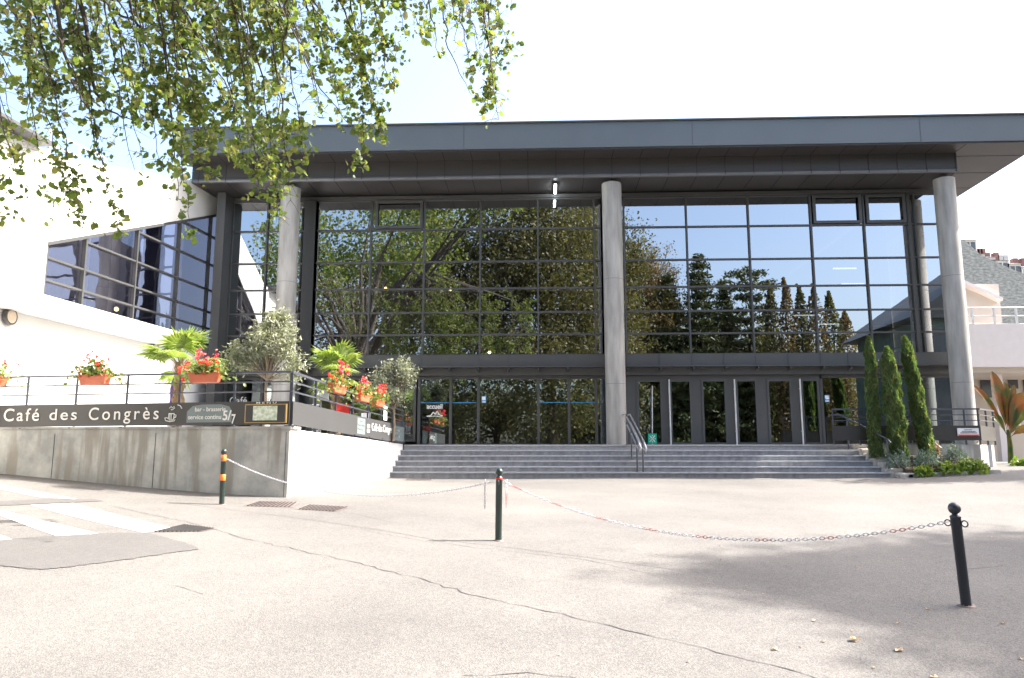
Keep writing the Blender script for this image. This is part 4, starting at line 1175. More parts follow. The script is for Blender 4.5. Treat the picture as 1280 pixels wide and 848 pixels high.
for (a, b_, z) in ((12.93, 13.18, .78), (12.85, 13.26, .725), (12.80, 13.3, .685)):
    x = a
    while x < b_ - 0.02:
        w = random.uniform(0.015, 0.04); pq.box(x, min(b_, x + w), 24.268, 24.2745, Z(z), Z(z) + 0.022); x += w + 0.012
pq.build('small_print', M['sign'], None).parent = pl_

# planting bed
bd = MB(); 
for i in range(8):
    x0 = 10.55 + i * 0.30; x1 = x0 + 0.30
    zf_, zr_ = Z(-0.40) + 0.01 * i, Z(0.02)
    bd.hexa([(x0, 23.1, -.2), (x1, 23.1, -.2), (x1, 24.34, -.2), (x0, 24.34, -.2), (x0, 23.1, zf_), (x1, 23.1, zf_), (x1, 24.34, zr_), (x0, 24.34, zr_)])
tag(bd.build('planting_bed_soil', M['soil']), kind='structure')
kb = MB()
for i in range(8): kb.box(10.55 + i * 0.33, 10.55 + i * 0.33 + 0.32, 23.0, 23.09, -0.2, Z(-0.50) + 0.06 * i / 4)
tag(kb.build('stone_border', M['rough_stone'], None, 0.015), 'low rough stone border along the planting bed by the steps', 'border')

def cypress(loc, h, rad, seed, label, lean=0.0, fork=None):
    g = np.random.default_rng(seed); o = empty('cypress_tree', loc); tag(o, label, 'tree', 'narrow cypresses beside the steps')
    b = MB(); b.tube([(0, 0, 0), (lean * 0.5, 0, h * 0.5), (lean, 0, h * 0.85)], [0.06, 0.045, 0.01], 7); b.build('trunk', M['bark'], o)
    n = 9000
    z = g.uniform(0.0, 1, n); prof = np.clip(np.minimum(1.0, (1 - z) * 8) ** 0.6 * (0.80 + 0.20 * np.sin(z * 2.6 + 0.4)) * (1 - 0.25 * z), 0.04, 1)
    a = g.uniform(0, 2 * np.pi, n)
    lump = 1 + 0.16 * np.sin(a * 3 + z * 17 + seed) + 0.12 * np.sin(a * 5 - z * 29)
    r_ = rad * prof * lump * (g.uniform(0.45, 1.0, n) ** 0.5)
    P = np.stack([r_ * np.cos(a) + lean * z, r_ * np.sin(a), z * h + 0.05], 1)
    V_, F_ = leaf_cloud(P, 0.13, 0.24, (0, 0, 1.3), 0.6, g); np_mesh('crown', V_, F_, M['leaf_cypress'], o)
q = at(1095, 572, 23.95); cypress((q.x, q.y, Z(-0.02)), 3.6, 0.19, 3, 'slimmest dark cypress, leftmost of the three beside the steps', 0.03)
q = at(1124, 572, 23.7); cypress((q.x, q.y, Z(-0.12)), 3.35, 0.29, 4, 'widest cypress, middle of the three beside the steps', -0.12)
q = at(1160, 572, 23.9); cypress((q.x, q.y, Z(-0.02)), 3.6, 0.23, 6, 'leaning cypress with a pointed top, right of the three by the black board', -0.42)

def bush(name, u, v, Y, rad, hgt, n, leaf, m, label, cat, seed, group, aspect=0.4, zbase=None):
    g = np.random.default_rng(seed); q = at(u, v, Y)
    z0 = Z(-0.40 + (Y - 23.1) * 0.34) if zbase is None else zbase
    o = empty(name, (q.x, q.y, z0)); tag(o, label, cat, group)
    d = g.normal(size=(n, 3)); d /= np.linalg.norm(d, axis=1)[:, None]; d[:, 2] = np.abs(d[:, 2])
    r_ = g.uniform(0.3, 1, n)[:, None] ** 0.5 * (1 + 0.25 * np.sin(np.arctan2(d[:, 1], d[:, 0]) * 4 + seed))[:, None]
    P = d * r_ * np.array([rad, rad * 0.8, hgt])
    V_, F_ = leaf_cloud(P, leaf, aspect, (0, 0, 0.5), 0.8, g); np_mesh('foliage', V_, F_, m, o)
    st_ = MB()
    for k in range(7):
        a = k * 0.9; st_.tube([(0, 0, -0.05), (rad * 0.5 * math.cos(a), rad * 0.4 * math.sin(a), hgt * 0.7)], [0.012, 0.005], 5)
    st_.build('stems', M['olive_bark'], o)
gs = 'silvery shrubs in the planting bed'; gl_ = 'lime green leafy plants in the planting bed'
bush('silver_shrub', 1124, 590, 23.35, 0.36, 0.42, 800, 0.07, M['leaf_silver'], 'silvery shrub at the foot of the sloping handrail, leftmost of its kind', 'plant', 31, gs)
bush('silver_shrub', 1160, 585, 23.45, 0.42, 0.42, 900, 0.07, M['leaf_silver'], 'silvery shrub right in front of the leaning cypress foot', 'plant', 32, gs)
bush('silver_shrub', 1194, 580, 23.8, 0.36, 0.50, 700, 0.07, M['leaf_silver'], 'tall silvery shrub at the right against the concrete planter wall', 'plant', 33, gs)
bush('silver_shrub', 1100, 566, 24.1, 0.30, 0.40, 500, 0.07, M['leaf_silver'], 'small grey shrub hidden behind the top of the sloping handrail', 'plant', 34, gs)
bush('lime_plant', 1153, 591, 23.05, 0.30, 0.26, 220, 0.14, M['leaf_lime'], 'lime green plant spilling over the border, leftmost and smallest', 'plant', 35, gl_, 0.6, Z(-.55))
bush('lime_plant', 1184, 588, 23.1, 0.34, 0.30, 260, 0.14, M['leaf_lime'], 'lime green plant between two silvery shrubs, middle of its kind', 'plant', 36, gl_, 0.6, Z(-.5))
bush('lime_plant', 1214, 588, 23.2, 0.46, 0.42, 420, 0.14, M['leaf_lime'], 'biggest bright lime plant before the planter wall corner', 'plant', 37, gl_, 0.6, Z(-.5))
bush('lime_plant', 1276, 586, 25.2, 0.35, 0.35, 300, 0.15, M['leaf_lime'], 'lime yellow plant low at the right picture edge', 'plant', 38, gl_, 0.6, Z(-.45))
bush('dry_grass_tuft', 1171, 568, 23.9, 0.12, 0.55, 120, 0.22, M['dead_leaf'], 'thin straw coloured grass tuft behind the silvery shrubs', 'plant', 39, None, 0.08)

# red and green banana plant by the terrace corner
def banana(loc, leaves_, label):
    o = empty('banana_plant', loc); tag(o, label, 'plant')
    b = MB(); b.tube([(0, 0, 0), (0.03, 0, 0.7), (0.0, 0, 1.2)], [0.10, 0.08, 0.05], 10); b.build('stem', M['canna_a'], o)
    for (tx, ty, tz, w, dr) in leaves_:
        base = Vector((0, 0, 0.9)); tip = Vector((tx, ty, tz)); N = 14
        cen = []
        for i in range(N + 1):
            t_ = i / N; c = base.lerp(tip, t_); c.z += math.sin(t_ * math.pi) * 0.22 - dr * t_ * t_; cen.append(c)
        mb = MB(); vs = []
        side = (tip - base).cross(Vector((0.2, -1, 0.1))).normalized()
        for i, c in enumerate(cen):
            t_ = i / N; ww_ = w * (math.sin(min(1, max(0, (t_ - 0.18) / 0.82)) * math.pi) ** 0.6) + 0.012
            up = Vector((0, -0.3, 0.2)).normalized() * ww_ * 0.35
            vs += [c + side * ww_ + up + Vector((0, 0, random.uniform(-.01, .01))), c, c - side * ww_ + up]
        fs = []
        for i in range(N): fs += [(3 * i, 3 * i + 1, 3 * i + 4, 3 * i + 3), (3 * i + 1, 3 * i + 2, 3 * i + 5, 3 * i + 4)]
        mb.add(vs, fs, True); mb.build('leaf', M['canna_' + random.choice(['a', 'b', 'b'])], o)
for k, c1_, c2_ in (('a', (0.05, 0.10, 0.02), (0.16, 0.14, 0.03)), ('b', (0.06, 0.08, 0.02), (0.20, 0.075, 0.022))):
    m, nt, b = new_mat('banana leaf ' + k); nz = nt.nodes.new('ShaderNodeTexNoise'); nz.inputs['Scale'].default_value = 2.6; nz.inputs['Detail'].default_value = 7
    tc = nt.nodes.new('ShaderNodeTexCoord'); nt.links.new(tc.outputs['Object'], nz.inputs['Vector'])
    rp = nt.nodes.new('ShaderNodeValToRGB'); rp.color_ramp.elements[0].position = .4; rp.color_ramp.elements[1].position = .6
    rp.color_ramp.elements[0].color = (*c1_, 1); rp.color_ramp.elements[1].color = (*c2_, 1); nt.links.new(nz.outputs[0], rp.inputs[0]); nt.links.new(rp.outputs[0], b.inputs['Base Color'])
    tr = nt.nodes.new('ShaderNodeBsdfTranslucent'); nt.links.new(rp.outputs[0], tr.inputs[0]); mx = nt.nodes.new('ShaderNodeMixShader'); mx.inputs[0].default_value = .5
    nt.links.new(b.outputs[0], mx.inputs[1]); nt.links.new(tr.outputs[0], mx.inputs[2]); nt.links.new(mx.outputs[0], nt.nodes['Material Output'].inputs[0]); M['canna_' + k] = m
q = at(1262, 560, 26.3)
banana((q.x, q.y, Z(-0.35)), [(-0.35, 0, 3.25, 0.21, 0.1), (0.1, 0.1, 2.9, 0.17, 0.1), (0.6, -0.1, 2.7, 0.25, 0.3), (1.1, 0.1, 2.5, 0.25, 0.6), (-0.95, 0.1, 2.8, 0.10, 0.1), (0.6, 0.2, 1.6, 0.2, 0.3), (-0.5, 0.2, 1.9, 0.14, 0.3), (0.35, 0, 2.7, 0.13, 0.0), (1.0, -0.2, 1.3, 0.15, 0.5)], 'tall banana plant with orange red and green leaves beside the terrace corner')

# ------------------------------------------------------------------ bollards, chains, leaves
def bollard(base, top, label, m, bands=(), seed=0):
    base = Vector(base); ax = Vector(top) - base; h = ax.length
    o = empty('bollard', base); tag(o, label, 'bollard', 'bollards linked by chain across the forecourt')
    o.rotation_mode = 'QUATERNION'; o.rotation_quaternion = ax.to_track_quat('Z', 'Y')
    b = MB(); r_ = 0.045
    b.lathe((0, 0, 0), [(r_ * 1.0, -0.05), (r_, 0.0), (r_, h - 0.14), (r_ * 1.06, h - 0.138), (r_ * 1.06, h - 0.125), (r_ * 0.7, h - 0.115), (r_ * 0.5, h - 0.10), (r_ * 0.5, h - 0.09)], 24)
    b.build('post', m, o)
    b = MB(); b.ball((0, 0, h - 0.055), 0.055, 20); b.build('ball_top', m, o)
    b = MB(); b.lathe((0, 0, 0), [(0.075, -0.02), (0.075, 0.006), (0.05, 0.012)], 20); b.build('collar', M['cover'], o)
    for (z0, z1, mm) in bands:
        b = MB(); b.lathe((0, 0, 0), [(r_ + 0.001, z0), (r_ + 0.003, z0 + 0.002), (r_ + 0.003, z1 - 0.002), (r_ + 0.001, z1)], 24); b.build('reflective_band', mm, o)
    for sx in (-1, 1):
        b = MB(); c = Vector((sx * (r_ + 0.028), 0, h - 0.19)); b.tube([c + Vector((0.028 * math.cos(a), 0, 0.028 * math.sin(a))) for a in np.linspace(0, 2 * math.pi, 13)], 0.006, 6, caps=False); b.build('chain_ring', m, o)
    return o
bR, tR = at(1208, 758, 7.4), at(1192, 628, 7.35)
bC, tC = at(623, 676, 10.5), at(624, 585, 10.5)
bL, tL = at(277, 631, 13.7), at(280, 561, 13.7)
bollard(bR, tR, 'dark bollard leaning left in the shade at the right', M['bollard_blue'])
bollard(bC, tC, 'dark green bollard with a thin red band before the steps', M['bollard'], [(0.80, 0.825, M['red'])])
bollard(bL, tL, 'green bollard with two orange bands before the concrete wall', M['bollard'], [(0.42, 0.53, M['orange']), (0.76, 0.87, M['orange'])])
M['chain_w'] = mat('white plastic chain', (0.50, 0.50, 0.53), 0.45); M['chain_r'] = mat('faded red plastic chain', (0.45, 0.20, 0.19), 0.45)
def chain(P, label, m, fade=0.5, hang=None, redp=0.35):
    o = empty('chain', P[0]); tag(o, label, 'chain', 'red and white chains between the bollards')
    # quadratic sag through three points
    a, c, b = [Vector(p) for p in P]
    path = []
    for i in range(601):
        t_ = i / 600; path.append(a * (2 * (t_ - .5) * (t_ - 1)) + c * (4 * t_ * (1 - t_)) + b * (2 * t_ * (t_ - .5)))
    L = sum((path[i + 1] - path[i]).length for i in range(600)); pitch = 0.042
    white, red = MB(), MB()
    acc = 0; k = 0; nxt = 0
    def link(c_, d, k):
        d = d.normalized(); s_ = d.cross(Vector((0, 0, 1))).normalized(); u_ = s_.cross(d)
        w = s_ if k % 2 else u_
        pts = [c_ + d * 0.030 * math.cos(t) + w * 0.014 * math.sin(t) for t in np.linspace(0, 2 * math.pi, 11)]
        (red if ((k // 4) % 4 == 1 and redp > 0) else white).tube(pts, 0.0038, 5, caps=False)
    for i in range(600):
        seg = (path[i + 1] - path[i]).length
        while nxt <= acc + seg:
            link(path[i].lerp(path[i + 1], (nxt - acc) / seg), path[i + 1] - path[i], k); k += 1; nxt += pitch
        acc += seg
    for hp in (hang or []):
        hp = Vector(hp)
        for j in range(9): link(hp - Vector((0, 0, j * pitch)), Vector((0.02, 0.01, -1)), k + j)
    for mb, mm, nm in ((white, m, 'white_links'), (red, M['chain_r'], 'red_links')):
        if mb.v:
            mb.v = [tuple(Vector(v) - Vector(P[0])) for v in mb.v]; mb.build(nm, mm, o)
aL = bL + (tL - bL) * 0.81 + Vector((0.07, 0, 0)); aC = bC + (tC - bC) * 0.81 - Vector((0.07, 0, 0)); aC2 = aC + Vector((0.14, 0, 0)); aR = bR + (tR - bR) * 0.81 - Vector((0.07, 0, 0))
midL = (aL + aC) / 2; qq = at(435, 617, midL.y); midL.z = qq.z
midR = (aC2 + aR) / 2; qq = at(880, 669, midR.y); midR.z = qq.z
chain((aL, midL, aC), 'pale chain sagging between the orange banded bollard and the middle one', M['chain_w'], hang=[aC - Vector((0.12, 0, 0.0))], redp=0)
chain((aC2, midR, aR), 'red and white chain sagging towards the leaning bollard', M['chain_w'], hang=[aC2 + Vector((0.03, 0, 0.0))])
# fallen leaves
spots = [(1068, 802, .13), (1030, 803, .05), (968, 813, .08), (1124, 814, .10), (1160, 762, .05), (1122, 780, .05), (1066, 789, .04), (1018, 777, .06), (954, 743, .04), (931, 740, .03), (1254, 780, .06), (1278, 825, .06), (1056, 666, .04), (1068, 709, .05), (1074, 711, .04),
         (1168, 848, .08), (1001, 809, .04), (933, 733, .03), (1092, 836, .04), (1207, 759, .09), (900, 700, .04), (520, 731, .03), (728, 700, .03), (741, 713, .03), (770, 676, .03), (345, 742, .03), (268, 788, .03), (900, 683, .05), (1240, 672, .04), (1128, 700, .03), (860, 828, .04), (700, 820, .03)]
for i, (u, v, s_) in enumerate(spots):
    p = ground_hit(u, v + 0.01)
    b = MB(); N = 9; vs = [(0, 0, 0.008)]
    for k in range(N):
        a = 2 * math.pi * k / N; rr2 = s_ * 0.5 * random.uniform(0.6, 1.15) * (1.0 if k % 2 else 0.72)
        vs.append((rr2 * math.cos(a), rr2 * math.sin(a) * 0.7, 0.004 + random.uniform(0, s_ * 0.25)))
    b.add(vs, [(0, k + 1, (k + 1) % N + 1) for k in range(N)])
    o = b.build('fallen_leaf', M['dead_leaf']); o.location = p; o.rotation_euler = (0, 0, random.uniform(0, 6))
    tag(o, 'dry curled brown leaf lying on the asphalt', 'leaf', 'dry leaves scattered over the forecourt')

YF = 26.8
# ------------------------------------------------------------------ big trees
def big_tree(name, loc, trunk, limbs_to, clumps, leaf, lm, label, group, seed, per=60, spread=0.5, aspect=0.6, tr=0.35, extra_wood=None, extra_leaf=None, jit=None):
    g = np.random.default_rng(seed); o = empty(name, loc); tag(o, label, 'tree', group)
    L0 = Vector(loc)
    b = MB(); b.tube(trunk, [tr * (1.25 - 0.75 * i / (len(trunk) - 1)) if i else tr * 1.6 for i in range(len(trunk))], 12)
    Ps = []
    for (c, rad, nc) in clumps:
        cc, P = clumped(c, rad, nc, per, spread, g, 0.25); Ps.append(P)
        for q in cc[::max(1, nc // limbs_to)]:
            q = Vector(q); s0 = Vector(trunk[-1]).lerp(Vector(trunk[-2]), random.random())
            mid = s0.lerp(q, 0.5) + Vector((random.uniform(-.5, .5), random.uniform(-.5, .5), 0.6))
            b.tube([s0, mid, q], [tr * 0.42, tr * 0.22, 0.02], 6, caps=False)
    if extra_wood: extra_wood(b, L0)
    b.build('trunk', M['bark'], o)
    P = np.concatenate(Ps)
    V_, F_ = leaf_cloud(P, leaf, aspect, None, 1, g)
    if extra_leaf is not None:
        V2, F2 = extra_leaf; F2 = F2 + len(V_); V_ = np.concatenate([V_, V2 - np.array(L0)]); F_ = np.concatenate([F_, F2])
    np_mesh('crown', V_, F_, lm, o)
    return o

# the tree whose boughs hang into the picture: trunk out of frame on the left
TA = Vector((-11.5, 7.5, G(-11.5, 7.5)))
env = [(-80, 250), (-20, 262), (0, 272), (30, 250), (60, 275), (85, 240), (105, 285), (130, 215), (150, 292), (172, 225), (200, 212), (222, 250), (240, 292), (262, 225), (285, 190), (305, 205), (325, 240), (348, 276), (362, 250), (380, 200), (405, 150), (430, 160), (455, 206), (480, 172), (492, 110), (505, 40), (530, 45), (548, 70), (570, 55), (590, 110), (608, 135), (622, 152), (636, 60), (660, 12), (688, 4)]
eu = np.array([e[0] for e in env]); ev = np.array([e[1] for e in env])
gA = np.random.default_rng(5)
leafP = []; wood = []
def strand(u_tip, v_tip, u_top, Yt, dens, vtop=-90, thick=0.012, twig=0.42):
    n = 16; pts = []
    bow = gA.uniform(-12, 12)
    Y0 = Yt + gA.uniform(-1.2, 0.8)
    for i in range(n + 1):
        t_ = i / n
        u = u_top + (u_tip - u_top) * (t_ ** 0.8) + bow * math.sin(t_ * math.pi); v = vtop + (v_tip - vtop) * (t_ ** 0.95)
        pts.append(at(u, v, Y0 + (Yt - Y0) * t_) + Vector(gA.normal(0, 0.02, 3)))
    wood.append((pts, [thick * (1.5 - 1.25 * i / n) for i in range(n + 1)]))
    L = (pts[-1] - pts[0]).length
    k = int(L * dens)
    for _ in range(k):
        t_ = gA.uniform(0.02, 1.0); i = min(n - 1, int(t_ * n)); p = pts[i].lerp(pts[i + 1], t_ * n - i)
        tl = twig * gA.uniform(0.3, 1.5) * (1.25 - 0.75 * t_)
        d = Vector(gA.normal(0, 1, 3)); d.z = d.z * 0.5 - 0.35; d.normalize()
        e = p + d * tl; wood.append(([p, p.lerp(e, .5) + Vector((0, 0, .02)), e], [0.004, 0.003, 0.0015]))
        m2 = max(3, int(tl * 30))
        for j in range(m2):
            q = p.lerp(e, (j + 0.5) / m2); leafP.append(q + Vector(gA.normal(0, 0.045, 3)))
    for _ in range(10): leafP.append(pts[-1] + Vector(gA.normal(0, 0.05, 3)))
for (u, v) in env:
    if v > 20:
        strand(u, v, u - gA.uniform(20, 110) if u < 500 else u - gA.uniform(15, 60), gA.uniform(10.0, 12.5), 15 if u > 80 else 9, thick=0.014)
for _ in range(42):
    u = gA.uniform(-100, 490); vm = np.interp(u, eu, ev)
    v = vm * gA.uniform(0.25, 0.9)
    strand(u, v, u - gA.uniform(10, 190), gA.uniform(9.5, 13.5), 10 if u > 110 else 6, thick=0.014)
for _ in range(14):      # densest part of the canopy
    u = gA.uniform(90, 400); strand(u, gA.uniform(30, 190), u - gA.uniform(-60, 160), gA.uniform(9.5, 13), 11, thick=0.012)
for u, v in ((540, 35), (560, 40), (600, 60), (590, 90), (615, 125), (625, 40), (605, 20), (640, 10), (585, 25), (610, 90)):
    strand(u, v, u - gA.uniform(5, 40), gA.uniform(10.5, 11.5), 13, thick=0.008, twig=0.2)
# thicker boughs seen against the sky
boughs = [([(55, -120), (70, 0), (80, 60), (95, 110), (110, 135)], 10.8, 0.035), ([(90, -120), (100, 0), (112, 60), (118, 115), (135, 135), (165, 150)], 11.2, 0.04), ([(60, -100), (140, 10), (195, 48), (250, 70), (275, 110), (292, 150)], 11.5, 0.022), ([(180, -100), (215, -10), (252, 45), (285, 80), (300, 140)], 12, 0.02),
          ([(300, -100), (345, -10), (380, 60), (400, 110), (440, 160)], 11.3, 0.02), ([(330, -100), (392, 0), (420, 45), (445, 70)], 11, 0.016), ([(530, -100), (551, 0), (558, 50), (575, 90), (590, 120)], 11, 0.014)]
def woodA(b, L0):
    for pts, rr3 in wood: b.tube([p - L0 for p in pts], rr3, 4, caps=False)
    for px, Y, r0 in boughs:
        P = [at(u, v, Y) for u, v in px]; Q = []
        for i in range(len(P) - 1):
            for k in range(4): Q.append(P[i].lerp(P[i + 1], k / 4) + Vector(gA.normal(0, 0.02, 3)))
        Q.append(P[-1]); N = len(Q)
        b.tube([q - L0 for q in Q], [r0 * (1.2 - 1.0 * i / (N - 1)) for i in range(N)], 7, caps=False)
    hub = Vector((2.5, 1.5, 10.5))
    tops = [Vector(at(u, -100, Y)) - L0 for u, Y in ((-40, 11), (60, 10.8), (140, 11.2), (230, 12), (320, 11.3), (420, 11.5), (540, 11))]
    for tpt in tops:
        mid = hub.lerp(tpt, 0.5) + Vector((0, 0, 1.2)); b.tube([Vector((0.5, 0.3, 7.5)), hub * 0.6 + Vector((0, 0, 3.6)), mid, tpt + Vector((0, 0, 0.3)), tpt], [0.2, 0.13, 0.08, 0.04, 0.03], 7, caps=False)
LP = np.array([tuple(p) for p in leafP])
_q = np.sin(LP[:, 0] * 2.3 + 1.0) + np.sin(LP[:, 2] * 2.9 + LP[:, 0] * 1.1) + np.sin(LP[:, 1] * 2.1 + 2.0)
LP = LP[gA.uniform(0, 1, len(LP)) < np.clip((0.66 + 0.36 * _q) * np.interp(LP[:, 0], [-9, -6.5, -4.5], [0.55, 0.7, 1.0]), 0.06, 1)]
Vl, Fl = leaf_cloud(LP, 0.100, 0.78, (0, 0, -0.5), 0.9, gA)
print('near leaves', len(LP))
big_tree('shade_tree', tuple(TA), [(0, 0, -0.2), (0.1, 0, 2.5), (0.3, 0.2, 5.0), (0.5, 0.3, 7.5)], 7,
         [((0.5, -5.0, 15.5), (5.5, 3.8, 4.0), 140), ((-3.5, -1.5, 13), (3.5, 3.5, 4), 80), ((6.5, 3.6, 16.2), (4.8, 1.4, 2.0), 70)], 0.22, M['leaf_near'], 'big broadleaf tree whose drooping boughs hang into the upper left of the view', None, 12, per=60, spread=0.55, aspect=0.75, tr=0.38, extra_wood=woodA, extra_leaf=(Vl, Fl))

# trees around the forecourt, mirrored in the glass
gt = 'park trees around the forecourt, mirrored in the glass front'
def broad(x, y, h, rad, lm, label, seed, nc=150, leaf=0.19, low=2.0):
    z0 = G(x, y)
    zc = (h + low) / 2
    big_tree('broadleaf_tree', (x, y, z0), [(0, 0, -0.2), (0.1, 0, h * 0.2), (0, 0.1, h * 0.4), (0.2, 0, h * 0.62)], 8,
             [((0, 0, zc), (rad, rad, (h - low) / 2), nc), ((rad * 0.35, 0, zc + h * 0.12), (rad * 0.7, rad * 0.7, (h - low) * 0.36), nc // 3), ((-rad * 0.3, 0, zc + h * 0.24), (rad * 0.75, rad * 0.75, (h - low) * 0.24), nc // 3)], leaf, lm, label, gt, seed, per=120, spread=0.62 * rad / 5, tr=0.4)
def conifer(x, y, h, rad, label, seed, lm=None, layers=22, cedar=False):
    g = np.random.default_rng(seed); z0 = G(x, y); o = empty('conifer_tree', (x, y, z0)); tag(o, label, 'tree', gt)
    b = MB(); b.tube([(0, 0, 0), (0, 0, h * 0.5), (0, 0, h)], [0.35, 0.2, 0.02], 8)
    P = []
    for L in range(layers):
        t_ = (L + 0.5) / layers; z = h * (0.08 + 0.92 * t_)
        if cedar: rr3 = rad * (0.55 + 0.45 * math.sin(t_ * 9)) * (1 - 0.45 * t_) if L % 2 == 0 else rad * 0.35
        else: rr3 = rad * (1 - t_) ** 0.8 + 0.15
        nb = 9
        for k in range(nb):
            a = k * 6.283 / nb + L * 1.1 + g.uniform(-.2, .2); rl_ = rr3 * g.uniform(0.65, 1.2)
            e = Vector((math.cos(a) * rl_, math.sin(a) * rl_, z + (0.1 if cedar else -0.22 * rl_))); s0 = Vector((0, 0, z))
            b.tube([s0, s0.lerp(e, .5), e], [0.05, 0.03, 0.01], 4, caps=False)
            m2 = int(24 + 80 * rl_ / max(rad, 1))
            tt = g.uniform(0.15, 1.0, m2) ** 0.7
            Q = np.array(s0)[None, :] * (1 - tt)[:, None] + np.array(e)[None, :] * tt[:, None] + g.normal(0, 1, (m2, 3)) * np.array([0.28, 0.28, 0.09 if cedar else 0.2]); P.append(Q)
    b.build('trunk', M['bark'], o)
    V_, F_ = leaf_cloud(np.concatenate(P), 0.42, 0.35, None, 1, g); np_mesh('crown', V_, F_, lm or M['leaf_conifer'], o)
def columnar(x, y, h, rad, label, seed, lm):
    g = np.random.default_rng(seed); z0 = G(x, y); o = empty('poplar_tree', (x, y, z0)); tag(o, label, 'tree', gt)
    b = MB(); b.tube([(0, 0, 0), (0, 0, h * 0.9)], [0.2, 0.03], 7); b.build('trunk', M['bark'], o)
    n = 4500; z = g.uniform(0.03, 1, n); a = g.uniform(0, 6.283, n); pr = np.minimum(1, (1 - z) * 2.4) ** 0.75 + 0.04
    r_ = rad * pr * np.sqrt(g.uniform(0.1, 1, n)) * (1 + 0.35 * np.sin(z * 23 + a * 2 + seed) * np.sin(z * 9 + seed))
    V_, F_ = leaf_cloud(np.stack([r_ * np.cos(a), r_ * np.sin(a), z * h], 1), 0.26, 0.6, (0, 0, .6), 1, g); np_mesh('crown', V_, F_, lm, o)
def VX(u, Yv):   # plan x of something mirrored in the front and seen at u, standing at depth Yv (virtual 2*YF - Yv)
    return at(u, 430, 2 * YF - Yv).x
def VH(v, Yv): return at(640, v, 2 * YF - Yv).z
broad(VX(440, -14), -14, 20, 6.0, M['leaf_autumn'], 'loose turning broadleaf tree across the street, first of the row', 41, 95)
broad(VX(560, -9), -9, 23, 6.5, M['leaf_green'], 'dense green lime tree behind the viewpoint', 42, 240, 0.24)
broad(VX(685, -8), -8, 25, 6.0, M['leaf_green'], 'tall full green plane tree right of the lime', 43, 300, 0.24)
broad(VX(752, -14), -14, 25, 4.2, M['leaf_green'], 'narrower green tree beside the plane tree', 44, 200, 0.24)
broad(VX(815, -24), -24, VH(298, -24) - 0.5, 3.6, M['leaf_autumn'], 'yellowing broadleaf tree left of the spruces', 45, 200)
conifer(VX(838, -22), -22, VH(345, -22), 3.4, 'spruce standing left of the tallest spruce', 46)
conifer(VX(877, -22), -22, VH(318, -22), 4.0, 'tallest pointed spruce with dark needles', 47)
conifer(VX(905, -26), -26, VH(355, -26), 3.6, 'lower spruce behind the cedar', 48)
conifer(VX(938, -23), -23, VH(338, -23), 6.0, 'flat topped cedar with wide level boughs', 49, cedar=True, layers=16)
for i, (u, v, wd) in enumerate(((965, 352, 1.1), (985, 348, 1.2), (1002, 356, 1.1), (1020, 356, 1.5), (1040, 366, 1.4), (1056, 392, 1.5))):
    columnar(VX(u, -20), -20, VH(v, -20), wd * 0.95, ['slender', 'tall narrow', 'narrow dark', 'fuller', 'reddish upright', 'shortest upright'][i] + ' poplar in the row past the cedar', 60 + i, M['leaf_autumn'] if i % 2 else M['leaf_green'])
for i, (u, w, h) in enumerate(((805, 4.5, 17), (862, 5.5, 18), (920, 5.0, 17), (980, 5.0, 15), (1030, 4, 13), (1080, 4, 5.5), (520, 6, 8), (620, 6, 9), (420, 6, 8), (720, 5, 8), (330, 6, 9), (1180, 5, 6))):
    broad(VX(u, -28 + (i % 3)), -28 + (i % 3), h, w, M['leaf_green'], ['round', 'broad', 'low', 'dense', 'leafy', 'small', 'spreading', 'thick', 'rounded', 'bushy', 'wide', 'squat'][i] + ' low tree in the hedge line across the street', 70 + i, 70, 0.26, low=0.3)
# tree on the right whose shade falls on the forecourt
def right_tree(x, y, seed, label, cl, th=6):
    z0 = G(x, y)
    big_tree('broadleaf_tree', (x, y, z0), [(0, 0, -0.2), (0.1, 0, th * 0.4), (0, 0.1, th * 0.75), (0.2, 0, th)], 8, cl, 0.2, M['leaf_green'], label, gt, seed, per=80, spread=0.38, tr=0.3)
right_tree(30.0, 11.5, 90, 'broadleaf tree on the right shading the forecourt near the leaning bollard', [((-2.6, 0.3, 23.5), (3.2, 1.5, 2.0), 90), ((-0.5, 0.5, 24.5), (3.8, 2.6, 2.6), 150), ((0.9, -1.0, 22.0), (3.6, 4.0, 2.2), 190), ((-1.6, -1.6, 21.8), (2.4, 2.0, 1.6), 60), ((0.5, 2.6, 23), (3.4, 1.4, 1.6), 60), ((1.2, -4.6, 22.5), (4.4, 2.6, 2.6), 190), ((3.5, -2, 23), (3.5, 3.5, 2.5), 80), ((-2.6, -3.0, 22.5), (2.4, 1.5, 2.0), 100), ((-3.6, -1.2, 22.5), (2.2, 1.3, 1.5), 60), ((-0.5, -4.2, 22.3), (2.4, 1.5, 2), 90)], 20)
right_tree(23.5, 23.7, 91, 'broadleaf tree right of the building shading the paving by the steps', [((-0.8, 0, 9.5), (4.4, 0.9, 2.6), 150)])

# gabled pavilion across the street (mirrored at the right end of the glass)
px_ = VX(1150, 2) + 0.8; pv = empty('pavilion', (px_, 2, G(px_, 2))); tag(pv, 'dark green gabled pavilion on the far right, mirrored in the glass', 'building')
b = MB(); b.box(-3.0, 9, -5, 5, 0, 10.0); b.build('wall', M['pavilion'], pv)
b = MB(); b.add([(-4.0, -5.6, 9.8), (11, -5.6, 9.8), (11, 5.6, 9.8), (-4.0, 5.6, 9.8), (3.5, -5.6, 15.0), (3.5, 5.6, 15.0)], [(0, 1, 4), (2, 3, 5), (0, 4, 5, 3), (1, 2, 5, 4), (0, 3, 2, 1)]); b.build('roof', M['pavilion_roof'], pv)
for i in range(5):
    b = MB(); b.box(-2.9 + i * 1.75, -1.6 + i * 1.75, 5.001, 5.03, 1.0, 9.2); b.build('window', M['dark_win'], pv)

